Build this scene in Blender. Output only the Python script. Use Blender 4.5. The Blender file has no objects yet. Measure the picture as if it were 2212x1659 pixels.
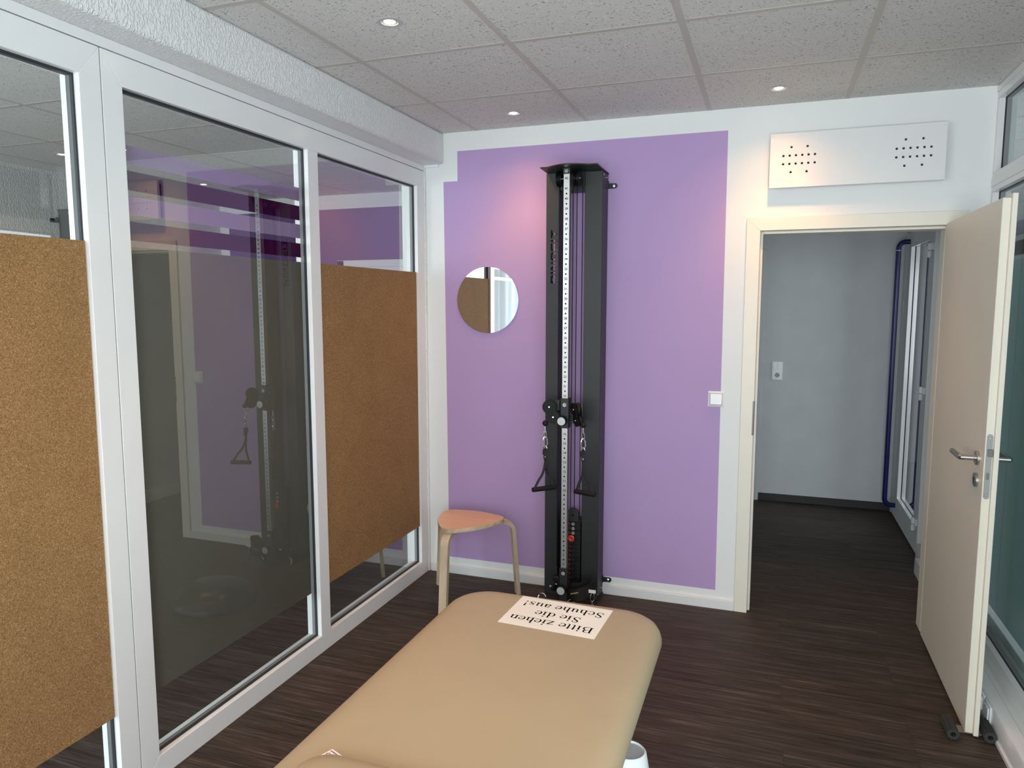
import bpy, bmesh, math, random
from mathutils import Vector, Matrix
random.seed(7)
PI = math.pi
SC = bpy.context.scene
COL = SC.collection

# ------------------------------------------------------------------ camera
F_PX, YAW, PITCH = 1564.72, -0.341853, -0.109115
CAM = Vector((1.9002, -3.8478, 1.6029))
H = 2.5643                                   # ceiling height
fwd = Vector((math.sin(YAW)*math.cos(PITCH), math.cos(YAW)*math.cos(PITCH), math.sin(PITCH)))
rgt = fwd.cross(Vector((0, 0, 1))).normalized()
upv = rgt.cross(fwd)
cam_d = bpy.data.cameras.new('camera')
cam_d.sensor_width = 36.0
cam_d.lens = F_PX/2212*36.0
cam_d.clip_start = 0.05
cam_o = bpy.data.objects.new('camera', cam_d)
COL.objects.link(cam_o)
m = Matrix((rgt, upv, -fwd)).transposed().to_4x4()
m.translation = CAM
cam_o.matrix_world = m
SC.camera = cam_o

# ------------------------------------------------------------------ world, view, daylight
w = bpy.data.worlds.new('world')
SC.world = w
w.use_nodes = True
w.node_tree.nodes['Background'].inputs[0].default_value = (0.75, 0.87, 1.0, 1)
w.node_tree.nodes['Background'].inputs[1].default_value = 0.35
vs = SC.view_settings
vs.view_transform = 'Standard'
vs.look = 'None'
vs.gamma = 1.0
vs.use_curve_mapping = False
vs.exposure = 0.0
SC.cycles.use_denoising = True
SC.cycles.max_bounces = 10
SC.cycles.diffuse_bounces = 5
SC.cycles.glossy_bounces = 5
SC.cycles.transparent_max_bounces = 16
SC.cycles.sample_clamp_indirect = 6.0

def area_light(name, loc, direction, sx, sy, power, color):
    d = bpy.data.lights.new(name, 'AREA')
    d.shape = 'RECTANGLE'; d.size = sx; d.size_y = sy
    d.energy = power; d.color = color
    o = bpy.data.objects.new(name, d)
    COL.objects.link(o)
    o.location = loc
    o.rotation_euler = Vector(direction).to_track_quat('-Z', 'Y').to_euler()
    return o
# daylight outside the big window behind the camera, the neighbouring room's window, the hall beyond the corridor
area_light('daylight_front', (1.4, -5.45, 1.35), (0, 1, 0), 2.6, 2.1, 228, (0.90, 0.965, 1.0))
area_light('daylight_right', (3.25, -3.65, 1.4), (-1, 0.1, 0), 2.6, 2.1, 66, (0.89, 0.96, 1.0))
area_light('daylight_neighbour', (-1.6, -5.45, 1.35), (0, 1, 0), 2.3, 2.1, 190, (0.86, 0.95, 1.0))
area_light('daylight_hall', (4.9, 1.1, 1.5), (-1, 0.12, 0), 1.8, 1.6, 45, (0.88, 0.93, 1.0))
area_light('corridor_fill', (-0.9 + 1.2, 1.2, 1.5), (1, 0, 0), 1.6, 1.6, 4, (0.86, 0.95, 1.0))  # added faint fill inside the corridor, with no window behind it

# ------------------------------------------------------------------ helpers: materials
def nt(name):
    mt = bpy.data.materials.new(name)
    mt.use_nodes = True
    t = mt.node_tree
    b = t.nodes['Principled BSDF']
    return mt, t, b

def N(t, kind, **kw):
    n = t.nodes.new(kind)
    for k, v in kw.items():
        setattr(n, k, v)
    return n

def L(t, a, b):
    t.links.new(a, b)

def math_node(t, op, a, b=None, c=None):
    n = N(t, 'ShaderNodeMath', operation=op)
    for i, v in enumerate((a, b, c)):
        if v is None: continue
        if isinstance(v, (int, float)): n.inputs[i].default_value = v
        else: L(t, v, n.inputs[i])
    return n.outputs[0]

def pos(t):
    return N(t, 'ShaderNodeNewGeometry').outputs['Position']

def noise(t, vec, scale, detail=2.0, rough=0.5):
    n = N(t, 'ShaderNodeTexNoise')
    n.inputs['Scale'].default_value = scale
    n.inputs['Detail'].default_value = detail
    n.inputs['Roughness'].default_value = rough
    L(t, vec, n.inputs['Vector'])
    return n.outputs['Fac']

def ramp(t, fac, stops):
    n = N(t, 'ShaderNodeValToRGB')
    e = n.color_ramp.elements
    while len(e) < len(stops): e.new(0.5)
    for el, (p, c) in zip(e, stops):
        el.position = p
        el.color = (*c, 1) if len(c) == 3 else c
    L(t, fac, n.inputs[0])
    return n.outputs[0]

def bump(t, b, height, strength, dist):
    n = N(t, 'ShaderNodeBump')
    n.inputs['Strength'].default_value = strength
    n.inputs['Distance'].default_value = dist
    L(t, height, n.inputs['Height'])
    L(t, n.outputs[0], b.inputs['Normal'])

def simple(name, color, rough=0.5, metal=0.0, spec=0.5, bscale=0, bstr=0.1, bdist=0.001, var=0.03, vscale=6):
    mt, t, b = nt(name)
    p = pos(t)
    f = noise(t, p, vscale, 2)
    lo = tuple(max(0, c*(1-var)) for c in color); hi = tuple(min(1, c*(1+var)) for c in color)
    L(t, ramp(t, f, [(0.3, lo), (0.7, hi)]), b.inputs['Base Color'])
    b.inputs['Roughness'].default_value = rough
    b.inputs['Metallic'].default_value = metal
    b.inputs['Specular IOR Level'].default_value = spec
    if bscale:
        bump(t, b, noise(t, p, bscale, 3), bstr, bdist)
    return mt

def glass_mat(name, tint, k):
    mt, t, b = nt(name)
    t.nodes.remove(b)
    out = t.nodes['Material Output']
    tr = N(t, 'ShaderNodeBsdfTransparent'); tr.inputs[0].default_value = (*tint, 1)
    gl = N(t, 'ShaderNodeBsdfGlossy'); gl.inputs['Roughness'].default_value = 0.0
    gl.inputs[0].default_value = (0.97, 0.98, 1, 1)
    fr = N(t, 'ShaderNodeFresnel'); fr.inputs[0].default_value = 1.5
    geo = N(t, 'ShaderNodeNewGeometry')
    # Fresnel on the front of a facet whichever way it is crossed
    ior = math_node(t, 'ADD', math_node(t, 'MULTIPLY', geo.outputs['Backfacing'], 1/1.5-1.5), 1.5)
    inv = N(t, 'ShaderNodeMath', operation='MULTIPLY')
    mixi = N(t, 'ShaderNodeMapRange')
    fr.inputs[0].default_value = 1.5
    f = math_node(t, 'MINIMUM', math_node(t, 'MULTIPLY', fr.outputs[0], k), 0.85)
    f = math_node(t, 'MULTIPLY', f, math_node(t, 'SUBTRACT', 1.0, geo.outputs['Backfacing']))
    mx = N(t, 'ShaderNodeMixShader')
    L(t, f, mx.inputs[0]); L(t, tr.outputs[0], mx.inputs[1]); L(t, gl.outputs[0], mx.inputs[2])
    L(t, mx.outputs[0], out.inputs[0])
    return mt

def emit_mat(name, color, s):
    mt, t, b = nt(name)
    b.inputs['Base Color'].default_value = (*color, 1)
    b.inputs['Emission Color'].default_value = (*color, 1)
    b.inputs['Emission Strength'].default_value = s
    return mt

M = {}
WHITE = (0.80, 0.80, 0.79)
M['pvc'] = simple('white_plastic_profile', (0.78, 0.78, 0.78), 0.17, var=0.01)
M['cream'] = simple('cream_lacquer', (0.80, 0.76, 0.66), 0.42, var=0.015)
M['leaf'] = simple('door_lacquer', (0.75, 0.70, 0.59), 0.45, var=0.012)
M['gasket'] = simple('dark_gasket', (0.02, 0.024, 0.027), 0.6)
M['seam'] = simple('joint_shadow_gap', (0.12, 0.12, 0.125), 0.8)
M['glass'] = glass_mat('window_glass', (0.93, 0.95, 0.94), 3.0)
M['glass_r'] = glass_mat('partition_glass', (0.80, 0.86, 0.86), 1.0)
M['film_l'] = simple('frosted_film_dim_backlight', (0.178, 0.158, 0.132), 0.9, spec=0.0)  # frosted film; the dim light from next door is put into its dark colour

M['stripe_d'] = simple('dark_purple_film', (0.06, 0.004, 0.055), 0.8, spec=0.0)
M['stripe_l'] = simple('lilac_film', (0.40, 0.28, 0.48), 0.8, spec=0.0)
M['black'] = simple('black_powder_coat', (0.017, 0.019, 0.0195), 0.45, bscale=600, bstr=0.06)
M['blackgloss'] = simple('black_plastic', (0.005, 0.005, 0.0055), 0.4)
M['rubber'] = simple('black_rubber', (0.009, 0.0075, 0.007), 0.6, spec=0.3)
M['matblack'] = simple('matt_black_plate', (0.007, 0.007, 0.007), 0.6, spec=0.25)
M['steel'] = simple('brushed_steel', (0.52, 0.50, 0.47), 0.32, metal=1.0, bscale=300, bstr=0.05)
M['chrome'] = simple('chrome', (0.82, 0.82, 0.83), 0.12, metal=1.0)
M['silver'] = simple('silver_face', (0.62, 0.63, 0.64), 0.45, metal=0.35)
M['railm'] = simple('brushed_aluminium', (0.60, 0.595, 0.58), 0.36, metal=0.9)
M['lockm'] = simple('satin_lock_plate', (0.30, 0.315, 0.30), 0.5, metal=0.4)
M['darksteel'] = simple('dark_steel', (0.15, 0.15, 0.15), 0.4, metal=0.7)
M['red'] = simple('red_plastic', (0.62, 0.035, 0.02), 0.35)
M['redink'] = simple('red_print', (0.75, 0.02, 0.03), 0.6)
M['ink'] = simple('black_print', (0.006, 0.006, 0.007), 0.9, spec=0.0)
M['yellowink'] = simple('yellow_print', (0.75, 0.55, 0.22), 0.6)
M['paper'] = simple('paper', (0.84, 0.80, 0.755), 0.8, bscale=14, bstr=0.25, bdist=0.004)  # white paper with some warm lamp light tinted into its colour
M['label'] = simple('white_label', (0.85, 0.80, 0.78), 0.7)
M['vinyl'] = simple('beige_upholstery', (0.415, 0.33, 0.215), 0.5, var=0.02, bscale=900, bstr=0.12, bdist=0.0006)
M['whiteplastic'] = simple('white_plastic', (0.80, 0.83, 0.86), 0.35)
M['greyplastic'] = simple('grey_plastic', (0.42, 0.43, 0.44), 0.6)
M['switch'] = simple('switch_plastic', (0.82, 0.84, 0.86), 0.3)
M['blue'] = simple('blue_tube', (0.006, 0.010, 0.10), 0.28)
M['darkskirt'] = simple('dark_skirting', (0.02, 0.021, 0.021), 0.5)
M['grey_wall'] = simple('pale_grey_wall', (0.62, 0.645, 0.66), 0.85, bscale=60, bstr=0.06)
M['hall_wall'] = simple('hall_wall', (0.55, 0.56, 0.56), 0.85)
M['trim_metal'] = simple('downlight_trim', (0.55, 0.55, 0.58), 0.35, metal=0.5)
M['lens'] = emit_mat('lamp_lens', (1.0, 0.84, 0.52), 30.0)
M['foam'] = simple('dark_foam', (0.03, 0.03, 0.03), 0.75)
M['strapgrey'] = simple('grey_fabric_band', (0.26, 0.24, 0.20), 0.9)
M['balance'] = simple('dark_shiny_rubber', (0.03, 0.028, 0.03), 0.22)
M['cable'] = simple('grey_cable', (0.05, 0.06, 0.07), 0.4)

def mirror_mat():
    mt, t, b = nt('mirror_silver')
    b.inputs['Base Color'].default_value = (0.9, 0.92, 0.92, 1)
    b.inputs['Metallic'].default_value = 1.0
    b.inputs['Roughness'].default_value = 0.01
    return mt
M['mirror'] = mirror_mat()

def frosted(name, color):
    mt, t, b = nt(name)
    t.nodes.remove(b)
    d = N(t, 'ShaderNodeBsdfDiffuse'); d.inputs[0].default_value = (*color, 1)
    tl = N(t, 'ShaderNodeBsdfTranslucent'); tl.inputs[0].default_value = (*color, 1)
    mx = N(t, 'ShaderNodeMixShader'); mx.inputs[0].default_value = 0.5
    L(t, d.outputs[0], mx.inputs[1]); L(t, tl.outputs[0], mx.inputs[2])
    L(t, mx.outputs[0], t.nodes['Material Output'].inputs[0])
    return mt
M['film_r'] = frosted('frosted_film_teal_backlight', (0.55, 0.67, 0.66))  # same frosted film; the light of the hall is put into its teal tint

def plaster(name, color, sc=110, strength=0.55, dist=0.006):
    mt, t, b = nt(name)
    p = pos(t)
    b.inputs['Base Color'].default_value = (*color, 1)
    b.inputs['Roughness'].default_value = 0.55
    mp = N(t, 'ShaderNodeMapping'); mp.inputs['Scale'].default_value = (1, 1.25, 0.7)
    L(t, p, mp.inputs[0])
    h1 = noise(t, mp.outputs[0], sc, 2, 0.55)
    h = ramp(t, h1, [(0.44, (0, 0, 0)), (0.62, (1, 1, 1))])
    bump(t, b, h, strength, dist)
    return mt
M['plaster'] = plaster('woodchip_plaster', (0.80, 0.80, 0.795))
M['plaster_grey'] = plaster('grey_woodchip_wall', (0.62, 0.62, 0.60), 70, 0.4, 0.006)

def wall_paint():
    mt, t, b = nt('painted_wall')
    p = pos(t)
    s = N(t, 'ShaderNodeSeparateXYZ'); L(t, p, s.inputs[0])
    X, Z = s.outputs[0], s.outputs[2]
    gt = lambda a, c: math_node(t, 'GREATER_THAN', a, c)
    lt = lambda a, c: math_node(t, 'LESS_THAN', a, c)
    mul = lambda a, c: math_node(t, 'MULTIPLY', a, c)
    xl = math_node(t, 'ADD', X, math_node(t, 'MULTIPLY', Z, 0.0068))       # the paint edge leans a little
    low = mul(gt(xl, 0.1327), lt(Z, 2.2965))
    high = gt(X, 0.204)
    area = math_node(t, 'MAXIMUM', low, high)
    xr = math_node(t, 'ADD', X, math_node(t, 'MULTIPLY', Z, 0.003))
    area = mul(area, lt(xr, 1.6755))
    area = mul(area, mul(gt(Z, 0.0985), lt(Z, 2.461)))
    area = mul(area, lt(s.outputs[1], 0.05))
    f = noise(t, p, 1.3, 2)
    wcol = ramp(t, f, [(0.3, (0.785, 0.795, 0.79)), (0.7, (0.80, 0.81, 0.805))])
    pcol = ramp(t, f, [(0.3, (0.445, 0.30, 0.55)), (0.7, (0.465, 0.315, 0.57))])
    mx = N(t, 'ShaderNodeMix', data_type='RGBA')
    L(t, area, mx.inputs[0]); L(t, wcol, mx.inputs[6]); L(t, pcol, mx.inputs[7])
    L(t, mx.outputs[2], b.inputs['Base Color'])
    b.inputs['Roughness'].default_value = 0.7
    # faint wallpaper seams and a fine nap
    seam = math_node(t, 'LESS_THAN', math_node(t, 'ABSOLUTE', math_node(t, 'SUBTRACT', X, 2.02)), 0.0012)
    h = math_node(t, 'SUBTRACT', math_node(t, 'MULTIPLY', noise(t, p, 260, 2), 0.25), seam)
    bump(t, b, h, 0.12, 0.002)
    return mt
M['wall'] = wall_paint()

def neighbour_paint():
    mt, t, b = nt('painted_neighbour_wall')
    p = pos(t)
    s = N(t, 'ShaderNodeSeparateXYZ'); L(t, p, s.inputs[0])
    a = math_node(t, 'MULTIPLY', math_node(t, 'LESS_THAN', s.outputs[2], 2.442), math_node(t, 'GREATER_THAN', s.outputs[0], -2.93))
    mx = N(t, 'ShaderNodeMix', data_type='RGBA')
    L(t, a, mx.inputs[0])
    mx.inputs[6].default_value = (0.70, 0.70, 0.68, 1)
    mx.inputs[7].default_value = (0.11, 0.055, 0.165, 1)
    L(t, mx.outputs[2], b.inputs['Base Color'])
    b.inputs['Roughness'].default_value = 0.8
    bump(t, b, noise(t, p, 120, 2), 0.05, 0.002)
    return mt
M['wall_n'] = neighbour_paint()

def tile_mat():
    mt, t, b = nt('mineral_fibre_tile')
    p = pos(t)
    d = N(t, 'ShaderNodeTexNoise'); d.inputs['Scale'].default_value = 30; L(t, p, d.inputs['Vector'])
    add = N(t, 'ShaderNodeVectorMath', operation='MULTIPLY_ADD')
    L(t, d.outputs['Color'], add.inputs[0]); add.inputs[1].default_value = (0.02, 0.02, 0.0); L(t, p, add.inputs[2])
    v = N(t, 'ShaderNodeTexVoronoi'); v.inputs['Scale'].default_value = 92
    mp = N(t, 'ShaderNodeMapping'); mp.inputs['Scale'].default_value = (0.75, 1.25, 0.0)
    L(t, add.outputs[0], mp.inputs[0]); L(t, mp.outputs[0], v.inputs['Vector'])
    sz = math_node(t, 'MULTIPLY', noise(t, p, 45, 2), 0.52)
    pit = math_node(t, 'LESS_THAN', v.outputs['Distance'], math_node(t, 'SUBTRACT', sz, 0.045))
    v2 = N(t, 'ShaderNodeTexVoronoi'); v2.inputs['Scale'].default_value = 85
    mp2 = N(t, 'ShaderNodeMapping'); mp2.inputs['Location'].default_value = (3.3, 1.7, 0); mp2.inputs['Scale'].default_value = (1, 1, 0)
    L(t, p, mp2.inputs[0]); L(t, mp2.outputs[0], v2.inputs['Vector'])
    speck = math_node(t, 'LESS_THAN', v2.outputs['Distance'], math_node(t, 'SUBTRACT', sz, 0.075))
    mx = N(t, 'ShaderNodeMix', data_type='RGBA')
    L(t, pit, mx.inputs[0]); mx.inputs[6].default_value = (0.68, 0.665, 0.64, 1); mx.inputs[7].default_value = (0.26, 0.25, 0.24, 1)
    mx2 = N(t, 'ShaderNodeMix', data_type='RGBA')
    L(t, speck, mx2.inputs[0]); L(t, mx.outputs[2], mx2.inputs[6]); mx2.inputs[7].default_value = (0.86, 0.86, 0.85, 1)
    L(t, mx2.outputs[2], b.inputs['Base Color'])
    b.inputs['Roughness'].default_value = 0.9
    h = math_node(t, 'SUBTRACT', math_node(t, 'MULTIPLY', noise(t, p, 150, 3), 0.3), pit)
    bump(t, b, h, 0.25, 0.004)
    return mt
M['tile'] = tile_mat()
M['grid'] = simple('ceiling_grid_metal', (0.525, 0.495, 0.45), 0.5, var=0.01)

def floor_mat():
    mt, t, b = nt('dark_oak_vinyl_planks')
    p = pos(t)
    br = N(t, 'ShaderNodeTexBrick')
    br.offset = 0.37; br.offset_frequency = 3
    br.inputs['Scale'].default_value = 1.0
    br.inputs['Brick Width'].default_value = 1.22
    br.inputs['Row Height'].default_value = 0.183
    br.inputs['Mortar Size'].default_value = 0.0006
    br.inputs['Mortar Smooth'].default_value = 0.2
    br.inputs['Color1'].default_value = (0, 0, 0, 1); br.inputs['Color2'].default_value = (1, 1, 1, 1)
    br.inputs['Mortar'].default_value = (0.5, 0.5, 0.5, 1)
    off = N(t, 'ShaderNodeVectorMath', operation='ADD'); off.inputs[1].default_value = (7.31, 9.062, 0)
    L(t, p, off.inputs[0]); L(t, off.outputs[0], br.inputs['Vector'])
    # per-plank shift of the grain
    sh = N(t, 'ShaderNodeVectorMath', operation='MULTIPLY_ADD')
    L(t, br.outputs['Color'], sh.inputs[0]); sh.inputs[1].default_value = (9.0, 5.0, 3.0); L(t, p, sh.inputs[2])
    mp = N(t, 'ShaderNodeMapping'); mp.inputs['Scale'].default_value = (1.25, 44, 1)
    L(t, sh.outputs[0], mp.inputs[0])
    g1 = N(t, 'ShaderNodeTexNoise'); g1.inputs['Scale'].default_value = 1.6; g1.inputs['Detail'].default_value = 6
    g1.inputs['Roughness'].default_value = 0.62; g1.inputs['Distortion'].default_value = 0.9
    L(t, mp.outputs[0], g1.inputs['Vector'])
    mp2 = N(t, 'ShaderNodeMapping'); mp2.inputs['Scale'].default_value = (5, 190, 1)
    L(t, sh.outputs[0], mp2.inputs[0])
    g2 = noise(t, mp2.outputs[0], 1.5, 3, 0.6)
    g = math_node(t, 'ADD', math_node(t, 'MULTIPLY', g1.outputs['Fac'], 0.55), math_node(t, 'MULTIPLY', g2, 0.45))
    col = ramp(t, g, [(0.33, (0.010, 0.007, 0.0055)), (0.44, (0.034, 0.0245, 0.0195)), (0.55, (0.066, 0.050, 0.041)), (0.67, (0.165, 0.132, 0.112))])
    tint = N(t, 'ShaderNodeMix', data_type='RGBA', blend_type='MULTIPLY')
    tint.inputs[0].default_value = 1.0
    L(t, col, tint.inputs[6])
    L(t, ramp(t, br.outputs['Color'], [(0, (0.93, 0.92, 0.92)), (1, (1.10, 1.04, 0.99))]), tint.inputs[7])
    mx = N(t, 'ShaderNodeMix', data_type='RGBA')
    L(t, br.outputs['Fac'], mx.inputs[0]); L(t, tint.outputs[2], mx.inputs[6]); mx.inputs[7].default_value = (0.024, 0.019, 0.016, 1)
    L(t, mx.outputs[2], b.inputs['Base Color'])
    b.inputs['Roughness'].default_value = 0.56
    b.inputs['Specular IOR Level'].default_value = 0.24
    bump(t, b, g2, 0.12, 0.001)
    return mt
M['floor'] = floor_mat()

def cork_mat():
    mt, t, b = nt('cork_granules')
    p = pos(t)
    v = N(t, 'ShaderNodeTexVoronoi'); v.inputs['Scale'].default_value = 450
    L(t, p, v.inputs['Vector'])
    s = N(t, 'ShaderNodeSeparateColor'); L(t, v.outputs['Color'], s.inputs[0])
    base = ramp(t, s.outputs[0], [(0.0, (0.15, 0.08, 0.035)), (0.15, (0.24, 0.137, 0.062)), (0.6, (0.30, 0.175, 0.082)), (0.9, (0.35, 0.215, 0.105)), (0.97, (0.46, 0.31, 0.17))])
    f = noise(t, p, 7, 3)
    mx = N(t, 'ShaderNodeMix', data_type='RGBA', blend_type='MULTIPLY'); mx.inputs[0].default_value = 1
    L(t, base, mx.inputs[6]); L(t, ramp(t, f, [(0.3, (0.95, 0.89, 0.80)), (0.7, (1.06, 1.0, 0.90))]), mx.inputs[7])
    L(t, mx.outputs[2], b.inputs['Base Color'])
    b.inputs['Roughness'].default_value = 0.8
    b.inputs['Specular IOR Level'].default_value = 0.2
    bump(t, b, s.outputs[0], 0.3, 0.001)
    return mt
M['cork'] = cork_mat()

def wood_mat(name, c0, c1, scale, rough=0.4):
    mt, t, b = nt(name)
    tc = N(t, 'ShaderNodeTexCoord')
    mp = N(t, 'ShaderNodeMapping'); mp.inputs['Scale'].default_value = scale
    L(t, tc.outputs['Object'], mp.inputs[0])
    f = noise(t, mp.outputs[0], 3.0, 5, 0.6)
    L(t, ramp(t, f, [(0.3, c0), (0.7, c1)]), b.inputs['Base Color'])
    b.inputs['Roughness'].default_value = rough
    return mt
M['beech'] = wood_mat('beech_veneer', (0.76, 0.45, 0.25), (0.84, 0.53, 0.31), (1.5, 6, 8), 0.35)
M['birch'] = wood_mat('birch_plywood', (0.56, 0.43, 0.29), (0.68, 0.54, 0.38), (12, 12, 2.5), 0.45)

def ply_edge():
    mt, t, b = nt('plywood_edge')
    p = pos(t)
    s = N(t, 'ShaderNodeSeparateXYZ'); L(t, p, s.inputs[0])
    wv = math_node(t, 'SINE', math_node(t, 'MULTIPLY', s.outputs[2], 1500))
    f = math_node(t, 'ADD', math_node(t, 'MULTIPLY', wv, 0.14), noise(t, p, 30, 2))
    L(t, ramp(t, f, [(0.25, (0.36, 0.27, 0.18)), (0.6, (0.58, 0.47, 0.33))]), b.inputs['Base Color'])
    b.inputs['Roughness'].default_value = 0.6
    return mt
M['plyedge'] = ply_edge()
M['birchedge'] = simple('birch_leg_edge', (0.47, 0.37, 0.26), 0.5, var=0.1, vscale=25)

def curtain_mat():
    mt, t, b = nt('sheer_white_curtain')
    t.nodes.remove(b)
    out = t.nodes['Material Output']
    d = N(t, 'ShaderNodeBsdfDiffuse'); d.inputs[0].default_value = (0.72, 0.74, 0.75, 1)
    tl = N(t, 'ShaderNodeBsdfTranslucent'); tl.inputs[0].default_value = (0.6, 0.63, 0.64, 1)
    mx = N(t, 'ShaderNodeMixShader'); mx.inputs[0].default_value = 0.25
    L(t, d.outputs[0], mx.inputs[1]); L(t, tl.outputs[0], mx.inputs[2]); L(t, mx.outputs[0], out.inputs[0])
    return mt
M['curtain'] = curtain_mat()

# ------------------------------------------------------------------ helpers: geometry
class MB:
    """collects shapes in world coordinates; build() links them as ONE mesh object"""
    def __init__(s):
        s.bm = bmesh.new()
    def face(s, vs):
        try: return s.bm.faces.new(vs)
        except ValueError: return None
    def box(s, x0, x1, y0, y1, z0, z1, mi=0):
        v = [s.bm.verts.new((x, y, z)) for x in (x0, x1) for y in (y0, y1) for z in (z0, z1)]
        for q in ((0, 1, 3, 2), (4, 6, 7, 5), (0, 4, 5, 1), (2, 3, 7, 6), (0, 2, 6, 4), (1, 5, 7, 3)):
            f = s.face([v[i] for i in q]); f.material_index = mi
        return s
    def prism(s, poly, vec, mi=0):
        """poly: list of 3-D points (planar), swept along vec"""
        vec = Vector(vec)
        a = [s.bm.verts.new(Vector(p)) for p in poly]
        b = [s.bm.verts.new(Vector(p)+vec) for p in poly]
        n = len(a)
        fs = [s.face(a[::-1]), s.face(b)]
        for i in range(n):
            fs.append(s.face((a[i], a[(i+1) % n], b[(i+1) % n], b[i])))
        for f in fs:
            if f: f.material_index = mi
        return s
    def cyl(s, p0, p1, r0, r1=None, n=24, caps=True, mi=0):
        r1 = r0 if r1 is None else r1
        p0, p1 = Vector(p0), Vector(p1)
        d = (p1-p0).normalized()
        u = d.orthogonal().normalized(); v = d.cross(u)
        A = [s.bm.verts.new(p0+(u*math.cos(2*PI*i/n)+v*math.sin(2*PI*i/n))*r0) for i in range(n)]
        B = [s.bm.verts.new(p1+(u*math.cos(2*PI*i/n)+v*math.sin(2*PI*i/n))*r1) for i in range(n)]
        for i in range(n):
            f = s.face((A[i], A[(i+1) % n], B[(i+1) % n], B[i])); f.material_index = mi
        if caps:
            f = s.face(A[::-1]); f.material_index = mi
            f = s.face(B); f.material_index = mi
        return s
    def ring(s, c, axis, r_in, r_out, h, n=40):
        c = Vector(c); d = Vector(axis).normalized()
        u = d.orthogonal().normalized(); v = d.cross(u)
        rows = []
        for (r, o) in ((r_in, 0), (r_out, 0), (r_out, h), (r_in, h)):
            rows.append([s.bm.verts.new(c+d*o+(u*math.cos(2*PI*i/n)+v*math.sin(2*PI*i/n))*r) for i in range(n)])
        for k in range(4):
            a, b = rows[k], rows[(k+1) % 4]
            for i in range(n):
                s.face((a[i], a[(i+1) % n], b[(i+1) % n], b[i]))
        return s
    def lathe(s, c, axis, prof, n=32):
        """prof: list of (radius, offset along axis)"""
        c = Vector(c); d = Vector(axis).normalized()
        u = d.orthogonal().normalized(); v = d.cross(u)
        rows = []
        for r, o in prof:
            if r < 1e-6: rows.append([s.bm.verts.new(c+d*o)])
            else: rows.append([s.bm.verts.new(c+d*o+(u*math.cos(2*PI*i/n)+v*math.sin(2*PI*i/n))*r) for i in range(n)])
        for a, b in zip(rows, rows[1:]):
            for i in range(n):
                q = []
                for row, idx in ((a, i), (a, i+1), (b, i+1), (b, i)):
                    w_ = row[idx % len(row)]
                    if w_ not in q: q.append(w_)
                if len(q) > 2: s.face(q)
        return s
    def tube(s, pts, r, n=12, closed=False, flat=None):
        """round tube along pts; flat=(w, t, normal) sweeps a flat strip w wide across and t thick"""
        pts = [Vector(p) for p in pts]
        m_ = len(pts)
        rows = []
        prev = None
        for i, p in enumerate(pts):
            if closed: d = (pts[(i+1) % m_]-pts[i-1]).normalized()
            else: d = (pts[min(i+1, m_-1)]-pts[max(i-1, 0)]).normalized()
            if flat:
                side = Vector(flat[2]); side = (side-d*side.dot(d)).normalized()
                nn = d.cross(side)
                w2, t2 = flat[0]/2, flat[1]/2
                rows.append([s.bm.verts.new(p+side*a+nn*b) for a, b in ((-w2, -t2), (w2, -t2), (w2, t2), (-w2, t2))])
            else:
                u = d.orthogonal().normalized() if prev is None else (prev-d*prev.dot(d)).normalized()
                prev = u
                v = d.cross(u)
                rr = r[i] if isinstance(r, (list, tuple)) else r
                rows.append([s.bm.verts.new(p+(u*math.cos(2*PI*k/n)+v*math.sin(2*PI*k/n))*rr) for k in range(n)])
        k_ = len(rows[0])
        for i in range(m_ if closed else m_-1):
            a, b = rows[i], rows[(i+1) % m_]
            for k in range(k_):
                s.face((a[k], a[(k+1) % k_], b[(k+1) % k_], b[k]))
        if not closed:
            s.face(rows[0][::-1]); s.face(rows[-1])
        return s
    def sphere(s, c, r, n=20, squash=1.0):
        s.lathe(c, (0, 0, 1), [(r*math.sin(PI*i/n), -r*math.cos(PI*i/n)*squash) for i in range(n+1)], n*2)
        return s
    def disc(s, c, axis, r, n=20):
        c = Vector(c); d = Vector(axis).normalized(); u = d.orthogonal().normalized(); v = d.cross(u)
        s.face([s.bm.verts.new(c+(u*math.cos(2*PI*i/n)+v*math.sin(2*PI*i/n))*r) for i in range(n)])
        return s
    def add_mesh(s, me, mat):
        tmp = bmesh.new(); tmp.from_mesh(me); tmp.transform(mat)
        mm = bpy.data.meshes.new('tmp'); tmp.to_mesh(mm); tmp.free()
        s.bm.from_mesh(mm); bpy.data.meshes.remove(mm)
        return s
    def build(s, name, mats, parent=None, bevel=0, seg=2, smooth=40, origin=None):
        bm = s.bm
        bmesh.ops.recalc_face_normals(bm, faces=bm.faces)
        if not isinstance(mats, (list, tuple)): mats = [mats]
        if parent is not None:
            off = root_loc(parent)
        else:
            if origin is None:
                xs = [v.co for v in bm.verts]
                lo = [min(c[i] for c in xs) for i in range(3)]; hi = [max(c[i] for c in xs) for i in range(3)]
                off = Vector(((lo[0]+hi[0])/2, (lo[1]+hi[1])/2, lo[2]))
            else: off = Vector(origin)
        bmesh.ops.translate(bm, verts=bm.verts, vec=-off)
        me = bpy.data.meshes.new(name)
        bm.to_mesh(me); bm.free()
        o = bpy.data.objects.new(name, me)
        for mt in mats: me.materials.append(mt)
        COL.objects.link(o)
        if parent is not None: o.parent = parent
        else: o.location = off
        if smooth:
            me.shade_smooth(); me.set_sharp_from_angle(angle=math.radians(smooth))
        if bevel:
            md = o.modifiers.new('bevel', 'BEVEL')
            md.width = bevel; md.segments = seg; md.limit_method = 'ANGLE'; md.angle_limit = math.radians(40)
        return o

def root_loc(o):
    p = Vector((0, 0, 0))
    while o is not None:
        p += o.location
        o = o.parent
    return p

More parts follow.
